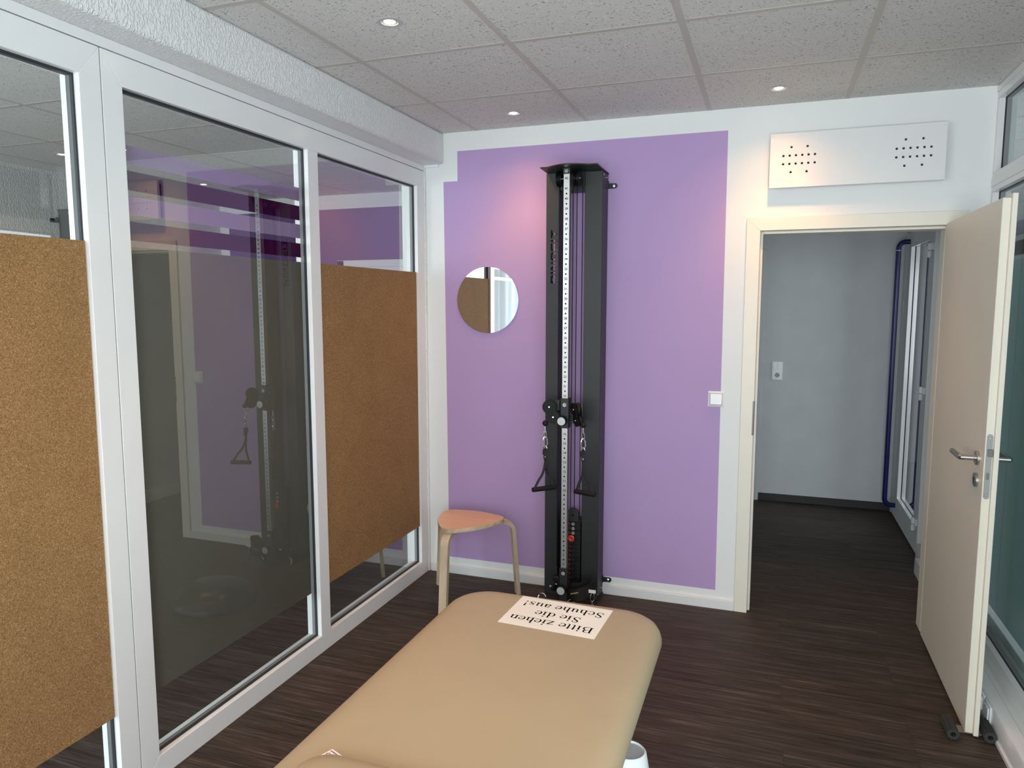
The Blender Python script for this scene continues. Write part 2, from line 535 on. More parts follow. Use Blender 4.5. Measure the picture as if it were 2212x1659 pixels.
def tag(o, label=None, cat=None, group=None, kind=None):
    if label: o['label'] = label
    if cat: o['category'] = cat
    if group: o['group'] = group
    if kind: o['kind'] = kind
    return o

def thing(name, loc, label, cat, group=None, kind=None):
    o = bpy.data.objects.new(name, None)
    o.empty_display_size = 0.05
    COL.objects.link(o)
    o.location = loc
    return tag(o, label, cat, group, kind)

def structure(o, label, cat):
    return tag(o, label, cat, None, 'structure')

DG = None
def apply_mesh(o):
    """the object's mesh with its modifiers applied"""
    dg = bpy.context.evaluated_depsgraph_get()
    me = bpy.data.meshes.new_from_object(o.evaluated_get(dg))
    o.modifiers.clear()
    o.data = me
    return o

def cut(o, cutter_mb):
    c = cutter_mb.build('cutter', M['ink'], None, smooth=0)
    md = o.modifiers.new('cut', 'BOOLEAN'); md.operation = 'DIFFERENCE'; md.solver = 'EXACT'; md.object = c
    bpy.context.view_layer.update()
    apply_mesh(o)
    bpy.data.objects.remove(c)
    o.data.shade_flat()
    return o

_txt = {}
def text_mesh(s, align='CENTER'):
    if (s, align) in _txt: return _txt[(s, align)]
    cu = bpy.data.curves.new('t', 'FONT')
    cu.body = s; cu.size = 1.0; cu.align_x = align; cu.align_y = 'CENTER'; cu.fill_mode = 'FRONT'; cu.offset = 0.018
    o = bpy.data.objects.new('t', cu); COL.objects.link(o)
    bpy.context.view_layer.update()
    me = bpy.data.meshes.new_from_object(o.evaluated_get(bpy.context.evaluated_depsgraph_get()))
    bpy.data.objects.remove(o); bpy.data.curves.remove(cu)
    _txt[(s, align)] = me
    return me

def text_at(mb, s, c, right, up, size, align='CENTER', xs=1.0):
    r = Vector(right).normalized(); u = Vector(up).normalized(); n = r.cross(u)
    mm = Matrix((r*size*xs, u*size, n*size)).transposed().to_4x4(); mm.translation = Vector(c)
    mb.add_mesh(text_mesh(s, align), mm)

def arc(c, r, a0, a1, n=12):
    return [(c[0]+r*math.cos(math.radians(a0+(a1-a0)*i/n)), c[1]+r*math.sin(math.radians(a0+(a1-a0)*i/n))) for i in range(n+1)]

def rounded_rect(x0, x1, y0, y1, r, n=10):
    return arc((x1-r, y1-r), r, 0, 90, n)+arc((x0+r, y1-r), r, 90, 180, n)+arc((x0+r, y0+r), r, 180, 270, n)+arc((x1-r, y0+r), r, 270, 360, n)

# ================================================================== the setting
YF, YN, YC = -5.1, 1.79, 2.35          # front wall (behind the camera), neighbour's back wall, corridor's back wall
XR, XN = 2.81, -3.03                   # right partition face, neighbour's far wall

structure(MB().box(XN-0.1, 5.1, YF-0.15, 4.6, -0.1, 0).build('floor', M['floor'], smooth=0), 'dark oak vinyl plank floor running through the rooms', 'floor')
structure(MB().box(XN-0.1, 5.1, YF-0.15, 4.6, H+0.0006, H+0.08).build('ceiling', M['tile'], smooth=0), 'suspended ceiling of pitted mineral fibre tiles', 'ceiling')
GX, GY = 0.326, -0.589
g = MB()
k = -6
while GX+0.625*k < 5: 
    x = GX+0.625*k
    if x > XN: g.box(x-0.012, x+0.012, YF, 4.5, H-0.0006, H+0.004)
    k += 1
for j in range(-8, 8):
    y = GY-0.625*j
    if YF < y < 4.5: g.box(XN, 5, y-0.012, y+0.012, H-0.0003, H+0.0035)
structure(g.build('trim_1', M['grid'], smooth=0), 'grey metal grid that carries the ceiling tiles', 'ceiling grid')

# back wall with the doorway
b = MB()
b.box(-0.15, 1.80, 0, 0.145, 0, H).box(2.70, XR+0.06, 0, 0.145, 0, H).box(1.80, 2.70, 0, 0.145, 2.0, H)
structure(b.build('wall_back', M['wall'], smooth=0), 'white back wall with a large lilac painted field', 'wall')
# plaster beam above the left partition and the rough strip in the corner
b = MB().box(-0.15, 0.122, YF, 0, 2.394, H)
structure(b.build('wall_left', M['plaster'], bevel=0.012, seg=3), 'rough white plaster beam above the glass partition', 'wall')
b = MB().box(-0.12, 0.008, -0.016, 0, 0, 2.394)
structure(b.build('trim_2', M['plaster'], smooth=0), 'narrow rough plaster strip between partition and back wall', 'plaster strip')
b = MB().box(0.0, 0.09, -0.012, 0.0, 2.380, 2.394)
structure(b.build('trim_3', M['whiteplastic'], smooth=0), 'small white filler piece under the end of the plaster beam', 'filler')
# front wall with the window opening behind the camera
b = MB()
b.box(XN, -2.75, YF-0.15, YF, 0, H).box(-0.45, 0.1, YF-0.15, YF, 0, H).box(2.7, 5.0, YF-0.15, YF, 0, H)
b.box(-2.75, -0.45, YF-0.15, YF, 0, 0.3).box(0.1, 2.7, YF-0.15, YF, 0, 0.3).box(-2.75, -0.45, YF-0.15, YF, 2.4, H).box(0.1, 2.7, YF-0.15, YF, 2.4, H)
structure(b.build('wall_front', M['grey_wall'], smooth=0), 'pale wall behind the viewer with two wide window openings', 'wall')
# far walls
b = MB().box(XN-0.12, XN, YF, YN, 0, H)
structure(b.build('wall_neighbour_left', M['plaster_grey'], smooth=0), 'grey woodchip wall on the far side of the neighbouring room', 'wall')
b = MB().box(XN-0.12, -0.15, YN, YN+0.12, 0, H)
structure(b.build('wall_neighbour_back', M['wall_n'], smooth=0), 'dark purple wall at the end of the neighbouring room', 'wall')
b = MB().box(-0.15, -0.05, 0.145, YC, 0, H)
structure(b.build('wall_divider', M['grey_wall'], smooth=0), 'dividing wall between the neighbouring room and the corridor', 'wall')
b = MB().box(-0.15, 2.84, YC, YC+0.12, 0, H)
structure(b.build('wall_corridor', M['grey_wall'], smooth=0), 'pale grey wall at the back of the corridor', 'wall')
b = MB().box(2.83, 5.1, 4.4, 4.52, 0, H).box(5.0, 5.1, YF, 4.4, 0, H)
structure(b.build('wall_hall', M['hall_wall'], smooth=0), 'grey walls of the hall beyond the right partition', 'wall')

# skirtings
b = MB().box(0.016, 1.772, -0.015, 0, 0, 0.052)
structure(b.build('baseboard_back', M['pvc'], bevel=0.003), 'low white skirting board under the lilac wall', 'skirting')
b = MB().box(-0.04, 2.83, YC-0.012, YC, 0, 0.062)
structure(b.build('baseboard_corridor', M['darkskirt'], bevel=0.003), 'black skirting along the corridor wall', 'skirting')
b = MB().box(1.2, 1.853, YC-0.016, YC, 0, 2.04)
structure(b.build('trim_4', M['grey_wall'], bevel=0.002), 'pale grey door lining at the left end of the corridor wall', 'door lining')

# ------------------------------------------------------------------ left glass partition
def mitred(mb, y0, y1, z0, z1, wb, wt, wl, wr, x0, x1):
    """rectangular frame of four mitred bars in the plane x, y from y0 to y1"""
    o = [(y0, z0), (y1, z0), (y1, z1), (y0, z1)]
    i = [(y0+wl, z0+wb), (y1-wr, z0+wb), (y1-wr, z1-wt), (y0+wl, z1-wt)]
    for k in range(4):
        q = [o[k], o[(k+1) % 4], i[(k+1) % 4], i[k]]
        mb.prism([(x0, a, c) for a, c in q], (x1-x0, 0, 0))
    return mb

def ring_rect(mb, y0, y1, z0, z1, t, x0, x1):
    return mitred(mb, y0, y1, z0, z1, t, t, t, t, x0, x1)

def bay(win, y0, y1, z0, z1):
    """gasket, glass and rear bead of one pane on the left partition"""
    ring_rect(MB(), y0, y1, z0, z1, 0.0060, -0.046, -0.021).build('gasket', M['gasket'], win, smooth=0)
    MB().box(-0.044, -0.026, y0+0.001, y1-0.001, z0+0.001, z1-0.001).build('pane', M['glass'], win, smooth=0)

ZT, ZB = 2.267, 0.080
win = thing('window_1', (0, -4.3, 0), 'tall white framed glass unit of the left partition nearest the window', 'window', None, 'structure')
mitred(MB(), YF+0.01, -3.622, 0, 2.360, ZB, 2.360-ZT, 0.074, 0.074, -0.075, 0).build('frame', M['pvc'], win, bevel=0.0012)
bay(win, YF+0.084, -3.696, ZB, ZT)
win = thing('window_2', (0, -2.9, 0), 'white framed glass unit at the left edge, with cork over its middle', 'window', None, 'structure')
mitred(MB(), -3.618, -2.151, 0, 2.360, ZB, 2.360-ZT, 0.074, 0.073, -0.075, 0).build('frame', M['pvc'], win, bevel=0.0012)
bay(win, -3.544, -2.224, ZB, ZT)
win = thing('window_3', (0, -1.1, 0), 'white framed glass unit with a frosted pane and a cork covered pane', 'window', None, 'structure')
fr = MB()
mitred(fr, -2.147, -0.016, 0, 2.360, ZB, 2.360-ZT, 0.073, 0.084, -0.075, 0)
fr.box(-0.075, 0, -1.127, -1.053, ZB, ZT)
fr.build('frame', M['pvc'], win, bevel=0.0012)
bay(win, -2.074, -1.127, ZB, ZT)
bay(win, -1.053, -0.100, ZB, ZT)
FX0, FX1 = -0.0482, -0.0475
MB().box(FX0, FX1, -2.073, -1.128, 0.280, 1.788).build('privacy_film', M['film_l'], win, smooth=0)
for z0, z1, mk in ((1.808, 1.868, 'stripe_d'), (1.890, 1.949, 'stripe_l'), (1.967, 2.028, 'stripe_d'), (2.050, 2.106, 'stripe_l')):
    o = MB().box(FX0, FX1, -2.073, -1.128, z0, z1).build('film_stripe', M[mk], win, smooth=0)
    o['label'] = 'dark purple film stripe' if mk == 'stripe_d' else 'lilac film stripe'
# cover strip over the frames, and thin joints between the units
structure(MB().box(-0.075, 0.002, YF+0.01, -0.018, 2.3625, 2.394).build('trim_5', M['pvc'], bevel=0.0015), 'white cover strip along the top of the left glass partition', 'cover strip')
structure(MB().box(-0.07, -0.004, YF+0.01, -0.018, 2.360, 2.3625).box(-0.07, -0.004, -2.151, -2.147, 0, 2.36).box(-0.07, -0.004, -3.622, -3.618, 0, 2.36).build('trim_6', M['seam'], smooth=0), 'dark joints between the white units of the left partition', 'joint')

# ------------------------------------------------------------------ cork panels
for (y0, y1, z0, z1, lab) in ((-3.55, -2.2285, 0.303, 1.790, 'wide brown cork panel on the glass at the left edge'),
                              (-1.051, -0.1035, 0.300, 1.786, 'brown cork panel on the glass beside the lilac wall')):
    o = MB().box(-0.017, -0.011, y0, y1, z0, z1).build('cork_panel', M['cork'], smooth=0)
    tag(o, lab, 'cork panel', 'cork panels on the left partition')

# ------------------------------------------------------------------ right glass partition
win = thing('window_4', (XR, -2.5, 0), 'white framed right glass partition with frosted film and a transom', 'window', None, 'structure')
fr = MB()
X0, X1 = XR, XR+0.07
fr.box(X0, X1, YF+0.01, -0.001, 0.0, 0.178).box(X0, X1, YF+0.01, -0.001, 2.100, 2.187).box(X0, X1, YF+0.01, -0.001, 2.505, H)
for ya, yb in ((-0.028, -0.001), (-2.16, -2.08), (-3.70, -3.62), (YF+0.01, YF+0.09)):
    fr.box(X0, X1, ya, yb, 0.178, 2.100).box(X0, X1, ya, yb, 2.187, 2.505)
fr.build('frame', M['pvc'], win, bevel=0.002)
# shallow cover profiles that give the frame its lines
pr = MB()
pr.box(X0-0.003, X0, YF+0.01, -0.001, 2.125, 2.160).box(X0-0.003, X0, YF+0.01, -0.001, 2.535, H-0.002).box(X0-0.004, X0, YF+0.01, -0.03, 0.112, 0.150)
pr.build('cover_profile', M['pvc'], win, bevel=0.001)
for ya, yb in ((-2.08, -0.028), (-3.62, -2.16), (YF+0.09, -3.70)):
    for za, zb in ((0.178, 2.100), (2.187, 2.505)):
        ring_rect(MB(), ya, yb, za, zb, 0.0025, XR+0.024, XR+0.048).build('gasket', M['gasket'], win, smooth=0)
        MB().box(XR+0.027, XR+0.045, ya+0.001, yb-0.001, za+0.001, zb-0.001).build('pane', M['glass_r'], win, smooth=0)
    if ya < -3: continue
    MB().box(XR+0.0475, XR+0.0482, ya+0.001, yb-0.001, 0.283, 1.790).build('privacy_film', M['film_r'], win, smooth=0)
    for z0, z1, mk in ((1.808, 1.868, 'stripe_d'), (1.890, 1.949, 'stripe_l')):
        o = MB().box(XR+0.0475, XR+0.0482, ya+0.001, yb-0.001, z0, z1).build('film_stripe', M[mk], win, smooth=0)
        o['label'] = 'dark purple film stripe' if mk == 'stripe_d' else 'lilac film stripe'
MB().box(XR+0.0485, XR+0.10, YF+0.01, -0.03, 0.178, 0.222).box(XR+0.0485, XR+0.072, YF+0.01, -0.03, 0.222, 0.240).build('rear_bead', M['pvc'], win, bevel=0.003)
# slats of a blind behind the upper light
t = thing('venetian_blind', (XR+0.115, -0.85, 2.19), 'grey blind with thin pale slats behind the upper right glass', 'blind')
sl = MB()
for i in range(9):
    z = 2.215+i*0.034
    sl.box(XR+0.105, XR+0.122, -1.98, -0.04, z, z+0.0025)
sl.build('slats', M['pvc'], t, smooth=0)
MB().box(XR+0.124, XR+0.127, -1.98, -0.04, 2.19, 2.51).build('backing', M['greyplastic'], t, smooth=0)
# cable duct at the foot of the partition
d = MB()
prof = [(2.740, 0.004), (2.740, 0.088), (2.744, 0.096), (2.752, 0.100), (2.786, 0.101), (2.786, 0.0985), (2.788, 0.0985), (2.788, 0.101), (2.81, 0.101), (2.81, 0.0), (2.745, 0.0)]
d.prism([(x, YF+0.01, z) for x, z in prof], (0, -0.012-YF-0.01, 0))
d.box(2.733, 2.741, YF+0.01, -0.012, 0.0, 0.014)
structure(d.build('trim_7', M['pvc'], smooth=30), 'white cable duct along the foot of the right partition', 'cable duct')

# ------------------------------------------------------------------ door lining and casing
b = MB()
b.box(1.800, 1.8365, -0.0004, 0.145, 0, 2.000).box(2.6615, 2.700, -0.0004, 0.145, 0, 2.000).box(1.8365, 2.6615, -0.0004, 0.145, 1.9655, 2.000)
for q in ([(1.772, 0), (1.8365, 0), (1.8365, 1.9655), (1.772, 2.028)], [(2.728, 0), (2.672, 0), (2.672, 1.9655), (2.728, 2.028)], [(1.772, 2.028), (1.8365, 1.9655), (2.672, 1.9655), (2.728, 2.028)]):
    b.prism([(x, -0.013, z) for x, z in q], (0, 0.0125, 0))
b.box(1.8365, 1.850, 0.028, 0.145, 0, 1.9655).box(2.648, 2.6615, 0.046, 0.145, 0, 1.9655).box(1.850, 2.648, 0.028, 0.145, 1.952, 1.9655)
structure(b.build('trim_8', M['cream'], bevel=0.0015), 'cream door lining and casing around the open doorway', 'door casing')
b = MB().tube([(1.8395, 0.0265, 0.004), (1.8395, 0.0265, 1.9625), (2.655, 0.0265, 1.9625)], 0.003, 8)
structure(b.build('trim_9', M['pvc']), 'pale rubber seal in the rebate of the doorway', 'door seal')
o = MB().box(1.828, 1.8385, -0.0135, 0.022, 0.940, 1.118).build('strike_plate', M['darksteel'], bevel=0.003)
tag(o, 'grey metal strike plate on the left door jamb', 'strike plate')

# ------------------------------------------------------------------ room door, swung open into the room
dr = thing('door_1', (2.66, -0.01, 0), 'cream door leaf standing open beside the right partition', 'door', None, 'structure')
lf = MB()
lf.box(2.641, 2.6672, -0.870, -0.004, 0.010, 1.970)
lf.box(2.667, 2.684, -0.882, -0.016, 0.006, 1.984)
o = lf.build('leaf', M['leaf'], dr, bevel=0.0018)
def lever(x, s, name):
    hb = MB()
    z, y = 1.040, -0.793
    pts = [(x, y, z), (x+s*0.040, y, z), (x+s*0.0555, y, z), (x+s*0.0575, y+0.004, z), (x+s*0.058, y+0.012, z), (x+s*0.058, y+0.125, z)]
    hb.tube(pts, [0.0095, 0.0095, 0.0098, 0.0102, 0.0102, 0.0102], 20)
    h = hb.build(name, M['steel'], dr)
    rb = MB(); rb.lathe((x, y, z), (s, 0, 0), [(0, 0), (0.0262, 0), (0.0262, 0.0075), (0.0245, 0.0095), (0, 0.0095)], 36)
    rb.build('rosette', M['steel'], h)
    sb = MB(); sb.cyl((x+s*0.016, y-0.0088, z), (x+s*0.016, y-0.0102, z), 0.002, n=10)
    sb.build('grub_screw', M['darksteel'], h)
    kb = MB(); kb.lathe((x, y, 0.958), (s, 0, 0), [(0.0, 0), (0.0262, 0), (0.0262, 0.0075), (0.0245, 0.0095), (0, 0.0095)], 36)
    kb2 = kb.build('key_rosette', M['steel'], dr)
    hb = MB(); hb.cyl((x+s*0.0094, y, 0.964), (x+s*0.0101, y, 0.964), 0.0042, n=14).box(x+s*0.0094, x+s*0.0101, y-0.0022, y+0.0022, 0.944, 0.963)
    hb.build('keyhole', M['ink'], kb2)
lever(2.641, -1, 'lever_handle')
lever(2.684, 1, 'lever_handle')
fe = MB()
poly = [(2.6545+0.0095*math.cos(math.radians(a)), -0.8718, 1.1330+0.0095*math.sin(math.radians(a))) for a in range(0, 181, 15)]
poly += [(2.6545+0.0095*math.cos(math.radians(a)), -0.8718, 0.9145+0.0095*math.sin(math.radians(a))) for a in range(180, 361, 15)]
fe.prism(poly, (0, 0.0018, 0))
lock = fe.build('lock_plate', M['lockm'], dr, smooth=30)
MB().prism([(2.6495, -0.8715, 1.062), (2.664, -0.8715, 1.062), (2.664, -0.8825, 1.062), (2.6495, -0.8745, 1.062)], (0, 0, 0.026)).build('latch', M['darksteel'], lock, bevel=0.001)
MB().box(2.6505, 2.6585, -0.8735, -0.8715, 0.977, 1.002).build('bolt', M['darksteel'], lock)
for z in (1.127, 0.9205):
    sc_o = MB().cyl((2.6545, -0.8716, z), (2.6545, -0.8724, z), 0.0045, n=18).build('screw', M['darksteel'], lock)
    MB().disc((2.6545, -0.8726, z), (0, -1, 0), 0.0027, 14).build('screw_head', M['steel'], lock, smooth=0)
# foam draught stopper under the leaf
t = thing('door_stopper', (2.655, -0.86, 0), 'dark foam draught stopper clipped under the open door', 'door stopper')
for xx, ya, yb in ((2.592, -0.925, -0.815), (2.716, -0.905, -0.80)):
    mb = MB()
    n = 40
    R = lambda i: 0.0205+0.0018*math.cos(10*2*PI*i/n)
    A = [mb.bm.verts.new((xx+R(i)*math.cos(2*PI*i/n), ya, 0.0225+R(i)*math.sin(2*PI*i/n))) for i in range(n)]
    Bv = [mb.bm.verts.new((xx+R(i)*math.cos(2*PI*i/n), yb, 0.0225+R(i)*math.sin(2*PI*i/n))) for i in range(n)]
    Ci = [mb.bm.verts.new((xx+0.009*math.cos(2*PI*i/n), ya, 0.0225+0.009*math.sin(2*PI*i/n))) for i in range(n)]
    Di = [mb.bm.verts.new((xx+0.009*math.cos(2*PI*i/n), yb, 0.0225+0.009*math.sin(2*PI*i/n))) for i in range(n)]
    for i in range(n):
        j = (i+1) % n
        mb.face((A[i], A[j], Bv[j], Bv[i])); mb.face((Ci[i], Ci[j], Di[j], Di[i])); mb.face((A[i], A[j], Ci[j], Ci[i])); mb.face((Bv[i], Bv[j], Di[j], Di[i]))
    mb.build('foam_roll', M['foam'], t, smooth=50)
MB().box(2.608, 2.700, -0.860, -0.815, 0.002, 0.0045).build('fabric_band', M['strapgrey'], t)

# ------------------------------------------------------------------ sockets and switches
def socket_plate(x, y0, y1, z0, z1, lab):
    t = thing('socket', (x, (y0+y1)/2, z0), lab, 'socket', 'sockets on the cable duct')
    MB().box(x-0.007, x, y0, y1, z0, z1).build('frame', M['switch'], t, bevel=0.003)
    yc, zc = (y0+y1)/2, (z0+z1)/2
    MB().box(x-0.011, x-0.006, yc-0.026, yc+0.026, zc-0.026, zc+0.026).build('insert', M['switch'], t, bevel=0.003)
socket_plate(2.740, -0.812, -0.732, 0.016, 0.092, 'white socket plate on the cable duct just behind the door edge')
socket_plate(2.740, -0.726, -0.646, 0.016, 0.092, 'white socket plate on the cable duct, second from the door edge')

t = thing('light_switch', (1.650, 0, 1.079), 'white square light switch at the edge of the lilac paint', 'light switch')
sw = MB()
o_ = [(1.609, 1.079), (1.691, 1.079), (1.691, 1.159), (1.609, 1.159)]
i_ = [(1.619, 1.089), (1.681, 1.089), (1.681, 1.149), (1.619, 1.149)]
for k in range(4):
    a, bq, c, d_ = o_[k], o_[(k+1) % 4], i_[(k+1) % 4], i_[k]
    v = [sw.bm.verts.new(p) for p in ((a[0], 0, a[1]), (bq[0], 0, bq[1]), (bq[0], -0.004, bq[1]), (a[0], -0.004, a[1]), (c[0], -0.0105, c[1]), (d_[0], -0.0105, d_[1]), (c[0], 0, c[1]), (d_[0], 0, d_[1]))]
    for q in ((0, 1, 2, 3), (3, 2, 4, 5), (5, 4, 6, 7)): sw.face([v[i] for i in q])
sw.build('frame', M['switch'], t, smooth=0)
MB().prism([(1.6205, -0.001, 1.0905), (1.6205, -0.015, 1.0905), (1.6205, -0.0105, 1.1475), (1.6205, -0.001, 1.1475)], (0.059, 0, 0)).build('rocker', M['switch'], t, bevel=0.002)

t = thing('switch_and_socket', (1.965, YC, 0.998), 'pale double plate with switch and socket on corridor wall', 'wall socket')
pl = MB(); pl.box(1.924, 2.006, YC-0.009, YC, 0.998, 1.148)
pl.build('frame', M['switch'], t, bevel=0.004)
MB().box(1.937, 1.9645, YC-0.014, YC-0.008, 1.084, 1.136).build('rocker', M['switch'], t, bevel=0.0015)
MB().box(1.9655, 1.993, YC-0.0125, YC-0.008, 1.084, 1.136).build('rocker', M['switch'], t, bevel=0.0015)
sk = MB().box(1.936, 1.994, YC-0.0115, YC-0.0085, 1.010, 1.068).ring((1.965, YC-0.0118, 1.039), (0, -1, 0), 0.019, 0.0215, 0.002).build('socket_insert', M['switch'], t, smooth=30)
MB().disc((1.965, YC-0.0119, 1.039), (0, -1, 0), 0.0189, 28).build('recess', M['greyplastic'], sk, smooth=0)
MB().disc((1.9555, YC-0.0123, 1.039), (0, -1, 0), 0.003).disc((1.9745, YC-0.0123, 1.039), (0, -1, 0), 0.003).disc((1.965, YC-0.0123, 1.0555), (0, -1, 0), 0.0028).disc((1.965, YC-0.0123, 1.0225), (0, -1, 0), 0.0028).build('pin_holes', M['ink'], sk, smooth=0)

# ------------------------------------------------------------------ corridor: glazed partition and glass door with blue pull handle
XC = 2.83
structure(MB().box(XC, XC+0.06, 0.145, 1.085, 0, H).box(XC, XC+0.06, 1.085, YC, 2.13, H).box(XC, XC+0.06, 2.325, YC, 0, 2.13).build('wall_corridor_right', M['hall_wall'], smooth=0), 'grey partition beside the corridor glass door', 'wall')
b = MB().box(XC-0.006, XC+0.06, 1.088, 1.232, 0.0, 2.13)
for yy in (1.110, 1.135, 1.150, 1.175): b.box(XC-0.010, XC-0.005, yy, yy+0.008, 0.0, 2.13)
structure(b.build('trim_10', M['hall_wall'], bevel=0.001), 'grooved grey door post in the corridor', 'door post')
structure(MB().box(XC-0.030, XC, 1.082, 1.094, 0.135, 2.13).build('trim_11', M['pvc'], bevel=0.002), 'slim white upright rail in the corridor near the doorway', 'rail')
structure(MB().box(2.765, XC, 0.16, 0.92, 0.0, 0.095).build('trim_12', M['pvc'], bevel=0.004), 'short white cable duct in the corridor', 'cable duct')
dr2 = thing('door_2', (XC+0.02, 1.24, 0), 'grey framed glass door with blue pull handle in the corridor', 'door', None, 'structure')
fr = MB()
mitred(fr, 1.238, 2.322, 0.012, 2.120, 0.158, 0.105, 0.165, 0.255, XC, XC+0.055)
fr.build('frame', M['hall_wall'], dr2, bevel=0.0015)
ring_rect(MB(), 1.403, 2.067, 0.170, 2.015, 0.004, XC+0.026, XC+0.046).build('gasket', M['gasket'], dr2, smooth=0)
MB().box(XC+0.029, XC+0.043, 1.405, 2.065, 0.172, 2.013).build('pane', M['glass'], dr2, smooth=0)
ring_rect(MB(), 1.4035, 2.0665, 0.1705, 2.0145, 0.003, XC+0.001, XC+0.025).build('bead', M['pvc'], dr2, smooth=0)
hp = [(XC, 2.115, 2.055), (XC-0.028, 2.118, 2.055)]
hp += [(XC-0.028-0.045*math.sin(math.radians(a)), 2.118, 2.055-0.045*(1-math.cos(math.radians(a)))) for a in range(15, 91, 15)]
hp += [(XC-0.073, 2.118, 0.150)]
hp += [(XC-0.028-0.045*math.cos(math.radians(a)), 2.118, 0.150-0.045*math.sin(math.radians(a))) for a in range(15, 91, 15)]
hp += [(XC, 2.118, 0.105)]
ph = MB().tube(hp, 0.0175, 20).build('pull_handle', M['blue'], dr2)
MB().cyl((XC-0.073, 2.118, 1.992), (XC-0.073, 2.118, 1.996), 0.0182, n=20).build('collar', M['pvc'], ph)
lk_ = MB().box(XC-0.004, XC, 2.255, 2.285, 1.545, 1.640).build('lock_escutcheon', M['steel'], dr2, bevel=0.001)
MB().cyl((XC-0.004, 2.27, 1.628), (XC-0.009, 2.27, 1.628), 0.009, n=16).cyl((XC-0.004, 2.27, 1.570), (XC-0.012, 2.27, 1.570), 0.009, n=16).build('lock_cylinder', M['chrome'], lk_)
for z in (0.152, 1.00, 1.895):
    h = MB().cyl((XC-0.015, 1.318, z), (XC-0.015, 1.318, z+0.040), 0.0125, n=18).box(XC-0.012, XC, 1.318, 1.375, z, z+0.04).build('hinge', M['pvc'], dr2)
    MB().cyl((XC-0.015, 1.318, z+0.044), (XC-0.015, 1.318, z+0.085), 0.0125, n=18).box(XC-0.012, XC, 1.262, 1.318, z+0.044, z+0.085).build('hinge_knuckle', M['pvc'], h)

# ------------------------------------------------------------------ neighbouring room: door, second machine
dn = thing('door_3', (-1.3, YN, 0), 'white panelled door set in the dark purple wall next door', 'door', None, 'structure')
MB().box(-1.75, -1.68, YN-0.02, YN, 0, 1.99).box(-0.85, -0.78, YN-0.02, YN, 0, 1.99).box(-1.75, -0.78, YN-0.02, YN, 1.93, 1.992).build('casing', M['pvc'], dn, bevel=0.003)
lf = MB().box(-1.68, -0.85, YN-0.012, YN, 0.01, 1.93)
lf.box(-1.64, -0.89, YN-0.016, YN-0.012, 1.82, 1.90)
lf.build('leaf', M['pvc'], dn, bevel=0.002)
m2 = thing('cable_machine', (XN+0.1, 0.29, 0), 'dark cable machine on the grey wall of the next room', 'exercise machine')
MB().box(XN+0.01, XN+0.14, 0.115, 0.42, 0.0, 2.285).build('column', M['black'], m2, bevel=0.003)
MB().box(XN+0.01, XN+0.30, 0.110, 0.425, 2.285, 2.292).build('top_plate', M['black'], m2)
MB().box(XN+0.002, XN+0.008, 0.050, 0.115, 2.195, 2.225).box(XN+0.008, XN+0.014, 0.09, 0.115, 2.195, 2.235).build('bracket', M['black'], m2, bevel=0.002)
for yy in (0.112,):
    for xx in (XN+0.03, XN+0.11):
        MB().cyl((xx, 0.1155, 2.262), (xx, 0.113, 2.262), 0.005, n=12).build('screw', M['chrome'], m2)

# ------------------------------------------------------------------ big window behind the viewer, with sheer curtain
win = thing('window_5', (1.4, YF, 0.3), 'wide white framed window behind the viewer', 'window', None, 'structure')
def mitred_y(mb, x0, x1, z0, z1, w_, y0, y1):
    o = [(x0, z0), (x1, z0), (x1, z1), (x0, z1)]; i = [(x0+w_, z0+w_), (x1-w_, z0+w_), (x1-w_, z1-w_), (x0+w_, z1-w_)]
    for k in range(4):
        q = [o[k], o[(k+1) % 4], i[(k+1) % 4], i[k]]
        mb.prism([(a, y0, c) for a, c in q], (0, y1-y0, 0))
    return mb
mitred_y(MB(), 0.1, 1.4, 0.3, 2.4, 0.07, YF-0.1, YF-0.03).build('frame', M['pvc'], win)
mitred_y(MB(), 1.4, 2.7, 0.3, 2.4, 0.07, YF-0.1, YF-0.03).build('frame', M['pvc'], win)
cu = MB()
n = 120
xs = [0.30+1.15*i/n for i in range(n+1)]
rows = []
for z in (0.05, 1.2, 2.45):
    rows.append([cu.bm.verts.new((x, YF+0.09+0.025*math.sin(x*62)+0.012*math.sin(x*23+1), z)) for x in xs])
for a, c in zip(rows, rows[1:]):
    for i in range(n): cu.face((a[i], a[i+1], c[i+1], c[i]))
o = cu.build('curtain', M['curtain'], smooth=80)
tag(o, 'sheer white curtain hanging in folds at the window behind the viewer', 'curtain')

# ------------------------------------------------------------------ downlights
def downlight(x, y, power, lab, z=H):
    t = thing('downlight', (x, y, z), lab, 'ceiling lamp', 'recessed ceiling lamps')
    MB().lathe((x, y, z+0.002), (0, 0, -1), [(0.026, -0.010), (0.0275, 0.002), (0.030, 0.0045), (0.041, 0.0045), (0.0435, 0.002), (0.0435, -0.002)], 48).build('trim_ring', M['trim_metal'], t)
    MB().lathe((x, y, z+0.002), (0, 0, -1), [(0.0, 0.004), (0.018, 0.0025), (0.0262, -0.002)], 40).build('lens', M['lens'], t)
    for nm_, share, cone in (('downlight_beam', 0.68, 88), ('downlight_glow', 0.32, 132)):     # the reflector's beam and its wide spill
        d = bpy.data.lights.new(nm_, 'SPOT')
        d.energy = power*share; d.color = (1.0, 0.47, 0.15); d.spot_size = math.radians(cone); d.spot_blend = 1.0; d.shadow_soft_size = 0.022
        o = bpy.data.objects.new(nm_, d); COL.objects.link(o)
        o.location = (0, 0, -0.012); o.parent = t
LP = 31
downlight(0.634, -1.539, LP, 'lit round recessed lamp in the ceiling nearest the viewer')
downlight(0.638, -0.278, LP, 'lit round recessed lamp in the ceiling above the round mirror')
downlight(1.896, -0.278, LP, 'lit round recessed lamp in the ceiling above the white perforated panel')
